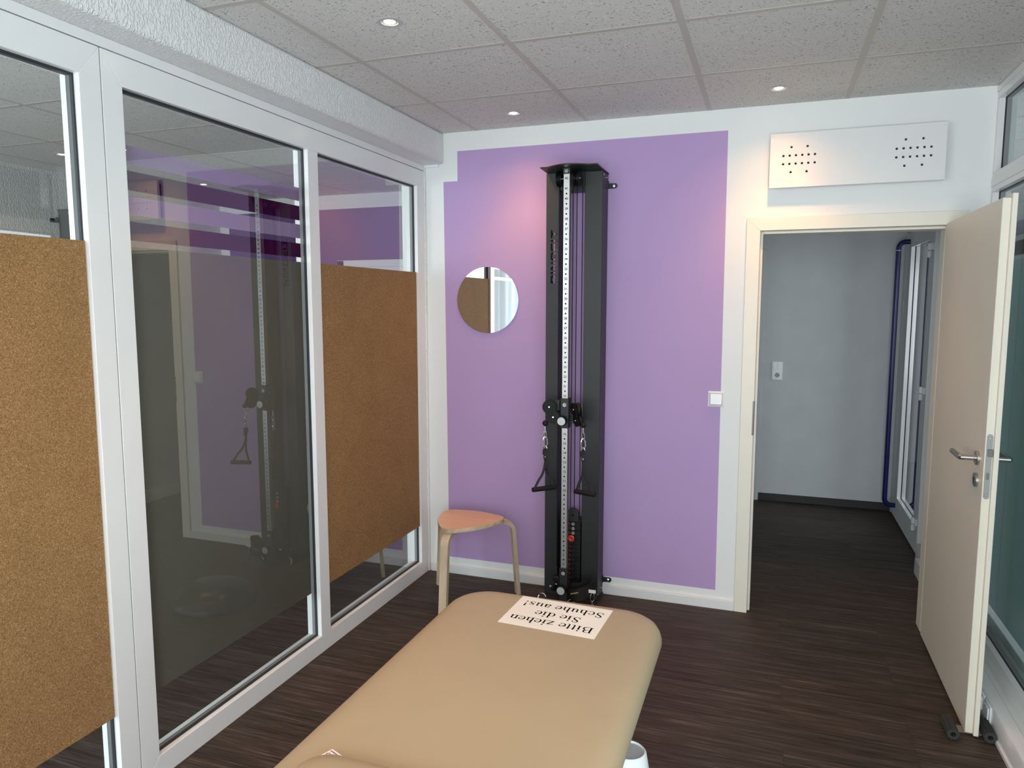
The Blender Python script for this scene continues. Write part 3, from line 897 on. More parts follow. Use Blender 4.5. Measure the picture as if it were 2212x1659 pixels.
downlight(1.896, -2.80, LP, 'recessed lamp in the ceiling behind the viewer on the door side')
downlight(0.634, -2.80, LP, 'recessed lamp in the ceiling behind the viewer by the cork')
downlight(-2.44, -0.30, 30, 'lit recessed lamp next door, seen through the left glass above the cork')
downlight(-2.44, 0.945, 30, 'lit recessed lamp next door, seen through the striped pane')

# ------------------------------------------------------------------ perforated panel above the door
t = thing('wall_panel', (2.24, 0, 2.163), 'white rectangular panel with two groups of drilled holes above the door', 'wall panel')
o = MB().box(1.8685, 2.614, -0.050, -0.030, 2.163, 2.4155).build('board', M['pvc'], t, smooth=0)
holes = []
for cx in (1.999, 2.4845):
    for dx in (-0.035, 0.036): holes += [(cx+dx, 2.350), (cx+dx, 2.2335)]
    for i in range(6): holes += [(cx-0.070+0.028*i, 2.311), (cx-0.070+0.028*i, 2.2725)]
hc = MB()
for hx, hz in holes: hc.cyl((hx, -0.06, hz), (hx, -0.02, hz), 0.0056, n=16)
cut(o, hc)
MB().box(1.885, 2.600, -0.0305, 0, 2.180, 2.400).build('dark_gap_block', M['rubber'], t, smooth=0)  # black block stands for the shaded gap seen through the holes
for sx, sz in ((1.880, 2.402), (1.8785, 2.1735), (2.603, 2.176), (2.603, 2.403)):
    MB().cyl((sx, -0.0499, sz), (sx, -0.0508, sz), 0.0018, n=10).build('screw', M['steel'], t)

# ------------------------------------------------------------------ round mirror
t = MB().lathe((0.386, -0.002, 1.628), (0, -1, 0), [(0, 0), (0.184, 0), (0.186, 0.002), (0.186, 0.006)], 96).build('mirror', M['greyplastic'], smooth=30, origin=(0.386, 0, 1.442))
tag(t, 'round frameless mirror on the lilac wall', 'mirror')
MB().disc((0.386, -0.0082, 1.628), (0, -1, 0), 0.1858, 96).build('mirror_glass', M['mirror'], t, smooth=0)

# ------------------------------------------------------------------ cable machine on the lilac wall
mc = thing('cable_machine', (0.92, 0, 0), 'tall black cable pulley machine with a numbered rail on the lilac wall', 'exercise machine')
Y0, Y1 = -0.140, -0.012
ZP = 2.280
# left column: folded sheet with the maker's name cut through its face
face = MB().box(0.772, 0.8445, Y0, Y0+0.0025, 0.014, ZP).build('left_column', M['black'], mc, smooth=0)
# letters read upwards: advance along z, letter height runs towards -x
LET = {
 'P': [(0, 0, .24, 1), (.24, .78, .80, 1), (.24, .36, .80, .58), (.72, .42, .96, .94)],
 'I': [(0, 0, .24, 1)],
 'N': [(0, 0, .22, 1), (.72, 0, .94, 1), ('d', .18, 1.0, .76, 0.0, .26)],
 'O': [(0, .10, .24, .90), (.72, .10, .96, .90), (.10, .78, .86, 1), (.10, 0, .86, .22)],
 'F': [(0, 0, .24, 1), (.24, .78, .92, 1), (.24, .40, .84, .60)],
 'T': [(.36, 0, .60, .8), (0, .78, .96, 1)],
}
X_BASE, X_TOP = 0.8365, 0.7975       # bottoms of the letters to the right, tops to the left
hL = X_BASE-X_TOP
ct_z = 1.7145
cuts = []
adv = {'P': 1.10, 'I': .44, 'N': 1.12, 'O': 1.12, 'F': 1.06, 'T': .98}
tot = sum(adv[c] for c in 'PINOFIT')
sc_ = (1.992-1.7145)/(tot-0.02)
for ch in 'PINOFIT':
    for s_ in LET[ch]:
        if s_[0] == 'd':
            _, ax, ay, bx, by, ww = s_
            P = lambda u_, v_: (X_BASE-v_*hL, Y0-0.01, ct_z+u_*sc_)
            cuts.append([P(ax-ww/2+.08, ay), P(ax+ww/2+.04, ay), P(bx+ww/2-.06, by), P(bx-ww/2-.04, by)])
        else:
            a0, c0, a1, c1 = s_
            cuts.append([(X_BASE-c0*hL, Y0-0.01, ct_z+a0*sc_), (X_BASE-c1*hL, Y0-0.01, ct_z+a0*sc_), (X_BASE-c1*hL, Y0-0.01, ct_z+a1*sc_), (X_BASE-c0*hL, Y0-0.01, ct_z+a1*sc_)])
    ct_z += adv[ch]*sc_
for q in cuts:
    cut(face, MB().prism(q, (0, 0.02, 0)))
sd = MB().box(0.772, 0.7745, Y0+0.0025, Y1, 0.014, ZP).box(0.842, 0.8445, Y0+0.0025, Y1, 0.014, ZP)
sd.build('side_sheets', M['black'], face, smooth=0)
MB().box(0.979, 1.071, Y0, Y0+0.0025, 0.014, ZP).box(0.979, 0.9815, Y0, Y1, 0.014, ZP).box(1.0685, 1.071, Y0, Y1, 0.014, ZP).build('right_column', M['black'], mc, bevel=0.0015)
plate = [(0.776, -0.010), (0.776, -0.14), (0.784, -0.292), (0.824, -0.294)]
for i in range(1, 12):
    a = i/12
    plate.append((0.824+0.207*a, -0.294-0.012*a-0.050*math.sin(PI*a)))
plate += [(1.031, -0.306), (1.080, -0.305), (1.076, -0.14), (1.076, -0.010)]
MB().prism([(x, y, 2.281) for x, y in plate], (0, 0, 0.006)).build('top_plate', M['black'], mc, smooth=0, bevel=0.001)
MB().prism([(x, y, 0.0) for x, y in plate], (0, 0, 0.012)).build('base_plate', M['black'], mc, smooth=0, bevel=0.001)
MB().box(0.846, 0.977, -0.135, -0.02, 2.193, 2.281).build('pulley_housing', M['blackgloss'], mc)
for xx, yy in ((0.856, -0.205), (0.872, -0.205), (0.944, -0.205), (0.962, -0.205)):
    p_ = MB().lathe((xx-0.005, yy, 2.238), (1, 0, 0), [(0, 0), (0.040, 0), (0.040, 0.002), (0.035, 0.005), (0.040, 0.008), (0.040, 0.010), (0, 0.010)], 32).build('pulley', M['blackgloss'], mc)
    MB().cyl((xx+0.005, yy, 2.238), (xx+0.009, yy, 2.238), 0.005, n=12).build('axle', M['chrome'], p_)
for xx, zz in ((0.938, 2.199), (0.972, 2.200)):
    MB().cyl((xx, -0.136, zz), (xx, -0.139, zz), 0.0035, n=10).build('screw', M['chrome'], mc)
# rail with numbers and holes
RX0, RX1, RY0, RY1 = 0.8985, 0.9285, -0.260, -0.229
rm = MB().box(RX0, RX1, RY0, RY1, 0.20, 2.265)
nz = lambda k: 0.2365+(k-2)*0.04985
n0 = len(rm.bm.faces)
for k in list(range(2, 17))+list(range(20, 43)):
    text_at(rm, str(k), (0.9135, RY0-0.0006, nz(k)), (1, 0, 0), (0, 0, 1), 0.0165)
for k in range(3, 42):
    if not 17 <= k <= 19: rm.disc((0.9135, RY0-0.0007, nz(k)-0.0249), (0, -1, 0), 0.0043, 16)
rm.bm.faces.ensure_lookup_table()
for f in rm.bm.faces[n0:]: f.material_index = 1
rail = rm.build('rail', [M['railm'], M['ink']], mc, bevel=0.002)
cap = MB().box(0.8955, 0.9320, -0.2635, -0.226, 2.252, 2.281).build('rail_cap', M['black'], mc, bevel=0.0015)
MB().ring((0.9135, -0.2636, 2.2665), (0, -1, 0), 0.0062, 0.0092, 0.002, 28).disc((0.9135, -0.265, 2.2665), (0, -1, 0), 0.0038).build('cap_screw', M['chrome'], cap)
# the sliding carriage and its knob
def carriage(name, z0, z1, num, zn, kx, kz):
    cr = MB().box(0.8925, 0.9350, -0.2685, -0.2215, z0, z1).build(name, M['black'], mc, bevel=0.002)
    w_ = MB().lathe((0.9135, -0.2684, zn), (0, -1, 0), [(0, 0), (0.0098, 0), (0.0098, 0.0008), (0, 0.0008)], 28).build('number_window', M['silver'] if num == '19' else M['greyplastic'], cr)
    tn = MB(); text_at(tn, num, (0.9135, -0.26945, zn), (1, 0, 0), (0, 0, 1), 0.014)
    tn.build('number', M['ink'], w_, smooth=0)
    kn = MB().lathe((kx, -0.2684, kz), (0, -1, 0), [(0, 0), (0.011, 0), (0.012, 0.008), (0.0245, 0.012), (0.0255, 0.018), (0.0255, 0.038), (0.0240, 0.041), (0, 0.041)], 40).build('knob', M['rubber'], cr)
    MB().lathe((kx, -0.3093, kz), (0, -1, 0), [(0, 0), (0.0208, 0), (0.0208, 0.0008), (0, 0.0014)], 36).build('knob_cap', M['silver'], kn)
    return cr
carriage('carriage', 0.966, 1.122, '19', 1.088, 0.9085, 1.0085)
carriage('lower_carriage', 0.014, 0.217, '1', 0.188, 0.9120, 0.1070)
# twin pulley heads on swivel arms
def pulley_head(c1, c2, nrm, bracket_pts, hinge):
    n_ = Vector(nrm).normalized()
    c1, c2 = Vector(c1), Vector(c2)
    r1, r2 = 0.036, 0.033
    ax = (c2-c1).normalized(); sd_ = n_.cross(ax)
    out = []
    d_ = (c2-c1).length
    for a in range(-115, 116, 8): out.append(c1-ax*r1*math.cos(math.radians(a))+sd_*r1*math.sin(math.radians(a)))
    mid = c1+ax*d_*0.52
    out.append(mid+sd_*0.026)
    for a in range(115, -116, -8): out.append(c2+ax*r2*math.cos(math.radians(a))+sd_*r2*math.sin(math.radians(a)))
    out.append(mid-sd_*0.026)
    hd = None
    for o_, nmz in ((0.012, 'pulley_head'), (-0.016, 'rear_plate')):
        q = [p+n_*o_ for p in out]
        ob = MB().prism(q, n_*0.004).build(nmz, M['matblack'], mc if hd is None else hd, smooth=30, bevel=0.001)
        if hd is None: hd = ob
    for c, r in ((c1, r1), (c2, r2)):
        MB().lathe(c-n_*0.007, n_, [(0, 0), (r-0.002, 0), (r-0.005, 0.0045), (r-0.005, 0.0095), (r-0.002, 0.014), (0, 0.014)], 28).build('pulley', M['rubber'], hd)
        MB().cyl(c+n_*0.0155, c+n_*0.020, 0.0055, 0.004, n=12).build('bolt', M['chrome'], hd)
    hg = MB()
    for a, c in bracket_pts: hg.cyl(a, c, 0.0035, n=10)
    hg.box(*hinge)
    hg.build('swivel_arm', M['black'], hd)
    return hd
hdL = pulley_head((0.8385, -0.285, 1.078), (0.8600, -0.285, 1.026), (0.16, -1, 0.05),
            [((0.855, -0.247, 1.106), (0.893, -0.247, 1.106)), ((0.855, -0.247, 1.065), (0.893, -0.247, 1.065))],
            (0.862, 0.885, -0.262, -0.240, 1.058, 1.112))
for xx, zz in ((0.868, 1.096), (0.879, 1.097), (0.880, 1.078), (0.870, 1.062)):
    MB().cyl((xx, -0.262, zz), (xx, -0.2645, zz), 0.003, n=10).build('screw', M['chrome'], hdL)
hdR = pulley_head((0.981, -0.285, 1.070), (0.992, -0.285, 1.014), (-0.80, -0.62, 0.0),
            [((0.934, -0.245, 1.036), (0.975, -0.245, 1.036)), ((0.934, -0.245, 0.995), (0.975, -0.245, 0.995))],
            (0.951, 0.966, -0.258, -0.236, 0.992, 1.040))
# ropes, weight stack
for xx in (0.9165, 0.9375, 0.967): MB().cyl((xx, -0.14, 0.45), (xx, -0.14, 2.24), 0.0024, n=8).build('rope', M['rubber'], mc)
for xx in (0.8590, 0.8780): MB().cyl((xx, -0.20, 0.20), (xx, -0.20, 2.21), 0.0024, n=8).build('rope', M['rubber'], mc)
hd = [(0.9035+0.0, -0.150, 0.440)]
hpz = [(0.9035, 0.440), (0.9645, 0.440)]+[(0.934+0.0305*math.cos(math.radians(a)), 0.484+0.0305*math.sin(math.radians(a))) for a in range(0, 181, 12)]
hpl = MB().prism([(x, -0.152, z) for x, z in hpz], (0, 0.012, 0)).build('head_plate', M['black'], mc, smooth=30, bevel=0.001)
MB().disc((0.932, -0.1525, 0.474), (0, -1, 0), 0.0055).build('hole', M['ink'], hpl, smooth=0)
PZ0, PH = 0.078, 0.0252
proto = None
labels = ['0,5', '1', '1,5', '2', '4', '6', '8', '10', '12', '14', '15', '17', '13', '12', '11']
labels = ['0,5', '1', '1,5', '2', '3', '4', '6', '8', '10', '12', '14', '15', '17', '19', '21']
for i in range(15):
    z1 = 0.4355-i*PH
    if proto is None:
        proto = MB().box(0.868, 0.974, -0.143, -0.03, z1-PH+0.0012, z1).cyl((0.9335, -0.1425, z1-PH/2+0.003), (0.9335, -0.1436, z1-PH/2+0.003), 0.0024, n=10, mi=1).build('weight_plate', [M['blackgloss'], M['darksteel']], mc, bevel=0.0006)
        o = proto
    else:
        o = proto.copy(); COL.objects.link(o); o.parent = mc; o.location = (0, 0, -i*PH)
wn = MB()
for i, s_ in enumerate(labels):
    z = 0.4355-i*PH-PH/2
    text_at(wn, s_, (0.9190, -0.1437, z), (1, 0, 0), (0, 0, 1), 0.0125, 'RIGHT')
wn.build('weight_numbers', M['redink'], mc, smooth=0)
for i in range(3):
    z = 0.4355-i*PH-PH/2
    MB().ring((0.9335, -0.1436, z), (0, -1, 0), 0.0042, 0.0078, 0.003, 20).build('pin_ring', M['silver'], mc)
MB().lathe((0.9275, -0.143, 0.4355-3*PH-PH/2), (0, -1, 0), [(0, 0), (0.008, 0), (0.008, 0.008), (0.0165, 0.010), (0.0175, 0.014), (0.0175, 0.020), (0.012, 0.022), (0.010, 0.0205), (0, 0.0200)], 32).build('selector_knob', M['red'], mc)
# wall brackets
for zz in (2.222, 0.080):
    bk = MB()
    bk.prism([(1.071, -0.006, zz-0.0135), (1.071, -0.006, zz+0.0135)]+[(1.105+0.0135*math.sin(math.radians(a)), -0.006, zz+0.0135*math.cos(math.radians(a))) for a in range(0, 181, 15)], (0, 0.006, 0))
    bk.box(1.071, 1.0745, -0.030, -0.002, zz-0.012, zz+0.024)
    ob = bk.build('bracket', M['black'], mc, smooth=30)
    MB().lathe((1.098, -0.006, zz), (0, -1, 0), [(0, 0), (0.0105, 0), (0.010, 0.003), (0.006, 0.0055), (0, 0.006)], 20).build('bolt', M['chrome'], ob)
for yy, zz in ((-0.125, 2.262), (-0.055, 2.258), (-0.04, 0.045), (-0.13, 0.040)):
    MB().cyl((1.071, yy, zz), (1.0745, yy, zz), 0.0052, n=14).build('screw', M['chrome'], mc)
# low pulley block beside the bottom knob
lp = MB().box(0.853, 0.888, -0.262, -0.225, 0.088, 0.163).build('low_pulley_block', M['blackgloss'], mc, bevel=0.003)
MB().lathe((0.858, -0.272, 0.118), (1, 0, 0), [(0, 0), (0.030, 0), (0.026, 0.007), (0.030, 0.014), (0, 0.014)], 28).build('pulley', M['rubber'], lp)
MB().cyl((0.872, -0.276, 0.128), (0.882, -0.276, 0.128), 0.0045, n=12).build('bolt', M['chrome'], lp)
MB().box(0.834, 0.850, -0.252, -0.249, 0.098, 0.107).build('metal_tag', M['silver'], lp)

# ------------------------------------------------------------------ snap hooks and cable handles
def link_loop(mb, c, w_, h_, r, yd=0.0):
    """upright elongated ring, c = top centre"""
    pts = []
    for a in range(0, 360, 20):
        s_, co = math.sin(math.radians(a)), math.cos(math.radians(a))
        taper = 0.65+0.35*(1-co)/2
        pts.append((c[0]+w_/2*s_*taper, c[1]+yd*s_, c[2]-h_/2+h_/2*co))
    mb.tube(pts, r, 8, closed=True)

def hook_and_handle(cx, cz, y, gl, gr, side):
    z = cz
    t = thing('snap_hook', (cx, y, z-0.125), 'chrome snap hook hanging from the %s pulley of the cable machine' % side, 'snap hook', 'snap hooks on the cable machine')
    MB().sphere((cx+0.001, y, z), 0.0155, 14).build('stop_ball', M['rubber'], t)
    sv = MB()
    for i in range(3): sv.cyl((cx, y, z-0.018-0.008*i), (cx, y, z-0.023-0.008*i), 0.0042, n=12)
    sv.cyl((cx, y, z-0.012), (cx, y, z-0.045), 0.0022, n=10)
    sv.build('swivel', M['chrome'], t)
    lk = MB(); link_loop(lk, (cx, y, z-0.040), 0.018, 0.036, 0.0024)
    lk.build('eye', M['chrome'], t)
    lk = MB(); link_loop(lk, (cx, y, z-0.068), 0.025, 0.056, 0.0028, 0.006)
    lk.cyl((cx+0.0095, y+0.004, z-0.085), (cx+0.0115, y+0.005, z-0.112), 0.0036, n=10)
    lk.build('hook', M['chrome'], t)
    zt = z-0.116
    t = thing('exercise_stirrup', (cx, y, gl[2]), 'black strap stirrup with foam grip hanging from the %s snap hook' % side, 'exercise stirrup', 'stirrups on the cable machine')
    rg = MB(); link_loop(rg, (cx, y, zt), 0.024, 0.026, 0.0026)
    rg.build('ring', M['chrome'], t)
    gl, gr = Vector(gl), Vector(gr)
    ax = (gr-gl).normalized()
    MB().tube([gl, gl+ax*0.006, gr-ax*0.006, gr], [0.0118, 0.0128, 0.0128, 0.0118], 24).build('grip', M['rubber'], t)
    top = Vector((cx, y, zt-0.020))
    neck = Vector((cx+0.002, y, zt-0.085))
    sn = Vector((0.15, -1, 0)).normalized()
    # strap: loop over the ring, stitched neck, two curved arms down to the grip
    MB().tube([top+Vector((-0.004, 0.004, -0.03)), top+Vector((-0.002, 0.003, 0)), top+Vector((0, 0, 0.002)), top+Vector((0.003, -0.003, 0)), top+Vector((0.004, -0.004, -0.05))], 0, flat=(0.021, 0.004, (1, 0.1, 0))).build('strap_loop', M['rubber'], t, smooth=60)
    for e, sgn in ((gl+ax*0.010, -1), (gr-ax*0.010, 1)):
        pts = []
        for i in range(13):
            f = i/12
            p = neck.lerp(e, f)
            bulge = math.sin(PI*f)*0.5*(1-f)+0.0
            p = p+Vector((-sgn*0.010*math.sin(PI*f)*(1 if f < .6 else .8), 0, -0.006*math.sin(2*PI*f)))
            pts.append(p)
        pts = [top+Vector((sgn*0.004, 0, -0.012)), neck+Vector((sgn*0.003, 0, 0.03))]+pts+[e+Vector((0, 0, -0.012))]
        MB().tube(pts, 0, flat=(0.0125, 0.006, (0.94, 0.33, 0))).build('strap', M['rubber'], t, smooth=60)
    MB().cyl(neck+sn*0.0065+Vector((0, 0, 0.026)), neck+sn*0.0095+Vector((0, 0, 0.026)), 0.0042, n=12).build('rivet', M['chrome'], t)
hook_and_handle(0.8205, 0.993, -0.302, (0.7735, -0.366, 0.6525), (0.872, -0.274, 0.6540), 'left')
hook_and_handle(1.0225, 0.9955, -0.302, (0.9845, -0.318, 0.6525), (1.1010, -0.352, 0.6525), 'right')

# ------------------------------------------------------------------ ankle strap lying at the machine's foot
t = thing('ankle_strap', (0.99, -0.25, 0.012), 'black padded ankle strap with pale lettering at the foot of the cable machine', 'ankle strap')
pts = [(0.935+0.11*f, -0.262-0.035*math.sin(PI*f), 0.074+0.030*f) for f in [i/10 for i in range(11)]]
pts += [(1.045+0.018*math.sin(math.radians(a)), -0.243-0.018*math.cos(math.radians(a)), 0.104+0.0002*a) for a in range(20, 181, 20)]
pts += [(1.03-0.02*i, -0.222, 0.106-0.004*i) for i in range(1, 5)]
MB().tube(pts, 0, flat=(0.066, 0.008, (-0.2, 0, 1))).build('pad', M['rubber'], t, smooth=60, bevel=0.002)
lt = MB()
r_ = Vector((0.055, -0.006, 0.019)).normalized()
text_at(lt, 'FITOGRIPP', (0.985, -0.3012, 0.1010), r_, (-0.32, 0, 0.95), 0.0095)
lt.build('lettering', M['yellowink'], t, smooth=0)
rg = MB().tube([(0.962+0.018*math.cos(math.radians(a)), -0.285, 0.036+0.021*math.sin(math.radians(a))) for a in range(0, 360, 20)], 0.0024, 8, closed=True)
rg.build('ring', M['chrome'], t)
MB().box(1.052, 1.090, -0.266, -0.2645, 0.100, 0.118).build('care_label', M['label'], t)
cb = MB(); link_loop(cb, (1.071, -0.262, 0.100), 0.022, 0.048, 0.0024, 0.006)
cb.cyl((1.071, -0.262, 0.053), (1.071, -0.262, 0.044), 0.004, n=10)
cb.box(1.066, 1.078, -0.264, -0.258, 0.016, 0.043)
cb.build('buckle', M['chrome'], t)
t = thing('wrist_hook', (0.806, -0.24, 0.0), 'chrome hook lying on the floor by the machine base', 'hook')
MB().tube([(0.790+0.022*math.cos(math.radians(a)), -0.245+0.010*math.sin(math.radians(a)), 0.027+0.022*math.sin(math.radians(a))) for a in range(20, 340, 20)], 0.004, 8).build('ring', M['chrome'], t)

# ------------------------------------------------------------------ stool
sx, sy, sz = 0.389, -0.338, 0.452
t = thing('stool', (sx, sy, 0), 'bent plywood stool with a rounded triangular seat by the lilac wall', 'stool')
angs = (-97, 26, 143)
def seat_outline(scale=1.0, n=26):
    cs = [(math.cos(math.radians(a))*0.138*scale, math.sin(math.radians(a))*0.138*scale) for a in angs]
    out = []
    R = 0.066*scale
    for k in range(3):
        a = angs[k]
        for i in range(-n, n+1):
            b_ = math.radians(a+i*52/n)
            out.append((cs[k][0]+R*math.cos(b_), cs[k][1]+R*math.sin(b_)))
        # gently bowed side to the next corner
        p0 = out[-1]
        a2 = math.radians(angs[(k+1) % 3]-52)
        p1 = (cs[(k+1) % 3][0]+R*math.cos(a2), cs[(k+1) % 3][1]+R*math.sin(a2))
        mx_, my_ = (p0[0]+p1[0])/2, (p0[1]+p1[1])/2
        ln = math.hypot(mx_, my_)
        for i in range(1, 8):
            f = i/8
            bl = 0.020*math.sin(PI*f)
            out.append((p0[0]+(p1[0]-p0[0])*f+mx_/ln*bl, p0[1]+(p1[1]-p0[1])*f+my_/ln*bl))
    return out
so = seat_outline()
mb = MB()
lv = [(1.0, sz-0.020), (1.0, sz-0.0012), (0.994, sz)]
rows = []
for s_, z in lv: rows.append([mb.bm.verts.new((sx+p[0]*s_, sy+p[1]*s_, z)) for p in so])
for ri, (a, c) in enumerate(zip(rows, rows[1:])):
    for i in range(len(so)):
        f = mb.face((a[i], a[(i+1) % len(so)], c[(i+1) % len(so)], c[i])); f.material_index = 1
f = mb.face(rows[-1]); f.material_index = 0
f = mb.face(rows[0][::-1]); f.material_index = 1
mb.build('seat', [M['beech'], M['plyedge']], t, smooth=40)
feet = ((-97, 0.246), (36, 0.292), (147, 0.272))
for (a, rf) in feet:
    dv = Vector((math.cos(math.radians(a)), math.sin(math.radians(a)), 0))
    side = Vector((-dv.y, dv.x, 0))
    r_in, r_b = 0.055, rf-0.088
    pts = [(r_in, sz-0.031), (r_b, sz-0.031)]
    cxr, rad = r_b, 0.060
    for q in range(10, 91, 10):
        pts.append((r_b+rad*math.sin(math.radians(q)), sz-0.031-rad*(1-math.cos(math.radians(q)))))
    r_e = pts[-1][0]
    for i in range(1, 9): pts.append((r_e+(rf-r_e)*i/8, (sz-0.031-rad)*(1-i/8)))
    pts[-1] = (pts[-1][0], 0.011)
    P3 = [Vector((sx, sy, 0))+dv*r+Vector((0, 0, z)) for r, z in pts]
    P3[-1].z = 0.0
    mb = MB()
    nP = len(P3); rows = []
    for i, p in enumerate(P3):
        d_ = (P3[min(i+1, nP-1)]-P3[max(i-1, 0)]).normalized()
        nn = d_.cross(side).normalized()
        w2 = 0.0225
        rows.append([mb.bm.verts.new(p+side*u_+nn*v_) for u_, v_ in ((-w2, -0.0105), (w2, -0.0105), (w2, 0.0105), (-w2, 0.0105))])
    for r0, r1 in zip(rows, rows[1:]):
        for k in range(4):
            f = mb.face((r0[k], r0[(k+1) % 4], r1[(k+1) % 4], r1[k])); f.material_index = 0 if k in (0, 2) else 1
    mb.face(rows[0][::-1]); mb.face(rows[-1])
    for v in mb.bm.verts: v.co.z = max(v.co.z, 0.0)
    mb.build('leg', [M['birch'], M['birchedge']], t, smooth=40)

# ------------------------------------------------------------------ massage table
TZ = 0.667
t = thing('massage_table', (1.31, -2.55, 0), 'massage table with a beige padded top and rounded corners', 'massage table')
mb = MB()
x0, x1, y0, y1, r = 0.956, 1.635, -3.42, -1.672, 0.135
prof = [(0.060, TZ-0.080), (0.020, TZ-0.080), (0.006, TZ-0.072), (0.0, TZ-0.055), (0.0, TZ-0.042), (0.004, TZ-0.027), (0.012, TZ-0.014), (0.024, TZ-0.006), (0.042, TZ-0.0018), (0.065, TZ), (0.10, TZ)]
rows = []
for ins, z in prof:
    rr = max(r-ins, 0.02)
    rows.append([mb.bm.verts.new((x, y, z)) for x, y in rounded_rect(x0+ins, x1-ins, y0+ins, y1-ins, rr, 14)])
for a, c in zip(rows, rows[1:]):
    for i in range(len(a)): mb.face((a[i], a[(i+1) % len(a)], c[(i+1) % len(a)], c[i]))
mb.face(rows[0][::-1]); mb.face(rows[-1])
mb.build('padded_top', M['vinyl'], t, smooth=60)
MB().box(1.04, 1.58, -3.30, -1.80, TZ-0.125, TZ-0.080).build('underframe', M['whiteplastic'], t, bevel=0.004)
for yy in (-2.20, -2.95):
    MB().box(1.25, 1.37, yy-0.06, yy+0.06, 0.10, TZ-0.125).build('lift_column', M['whiteplastic'], t, bevel=0.004)
MB().box(1.14, 1.48, -3.25, -1.88, 0.03, 0.11).build('base', M['whiteplastic'], t, bevel=0.01)
for yy in (-3.20, -1.92):
    MB().box(0.99, 1.63, yy-0.045, yy+0.045, 0.0, 0.05).build('foot', M['whiteplastic'], t, bevel=0.008)
hub = MB().lathe((1.552, -1.845, 0.05), (0, 0, 1), [(0, 0), (0.088, 0), (0.080, 0.06), (0.060, 0.20), (0.052, 0.245), (0.047, 0.250), (0.0445, 0.246), (0.0435, 0.243)], 40).build('tapered_cover', M['whiteplastic'], t)
MB().disc((1.552, -1.845, 0.2945), (0, 0, 1), 0.0445, 36).build('cover_inset', M['greyplastic'], hub, smooth=0)
pts = [(1.40+0.195*math.cos(math.radians(a))*0.9, -1.93-0.045*math.cos(math.radians(a)), 0.10+0.235*math.sin(math.radians(a))) for a in range(110, -1, -10)]
for dz in (0.0, 0.008):
    MB().tube([(p[0]-dz, p[1]-0.02-dz, p[2]-dz) for p in pts], 0.0045, 10).build('cable', M['cable'], t)

# the paper sign on the table
s = thing('paper_sign', (1.316, -1.812, TZ), 'white paper sign in German asking to take shoes off, lying on the massage table', 'paper sign')
c00 = Vector((1.169, -1.922, TZ+0.0006)); ux = Vector((0.2965, -0.0155, 0)); ux = ux.normalized()*0.297; uy = Vector((0.0155, 0.2965, 0)).normalized()*0.208
mb = MB()
nx, ny = 18, 12
gv = []
for j in range(ny+1):
    row = []
    for i in range(nx+1):
        p = c00+ux*(i/nx)+uy*(j/ny)
        row.append(mb.bm.verts.new(p))
    gv.append(row)
for j in range(ny):
    for i in range(nx): mb.face((gv[j][i], gv[j][i+1], gv[j+1][i+1], gv[j+1][i]))
o = mb.build('sheet', M['paper'], s, smooth=0)
sd_ = o.modifiers.new('thick', 'SOLIDIFY'); sd_.thickness = 0.0004; sd_.offset = 1

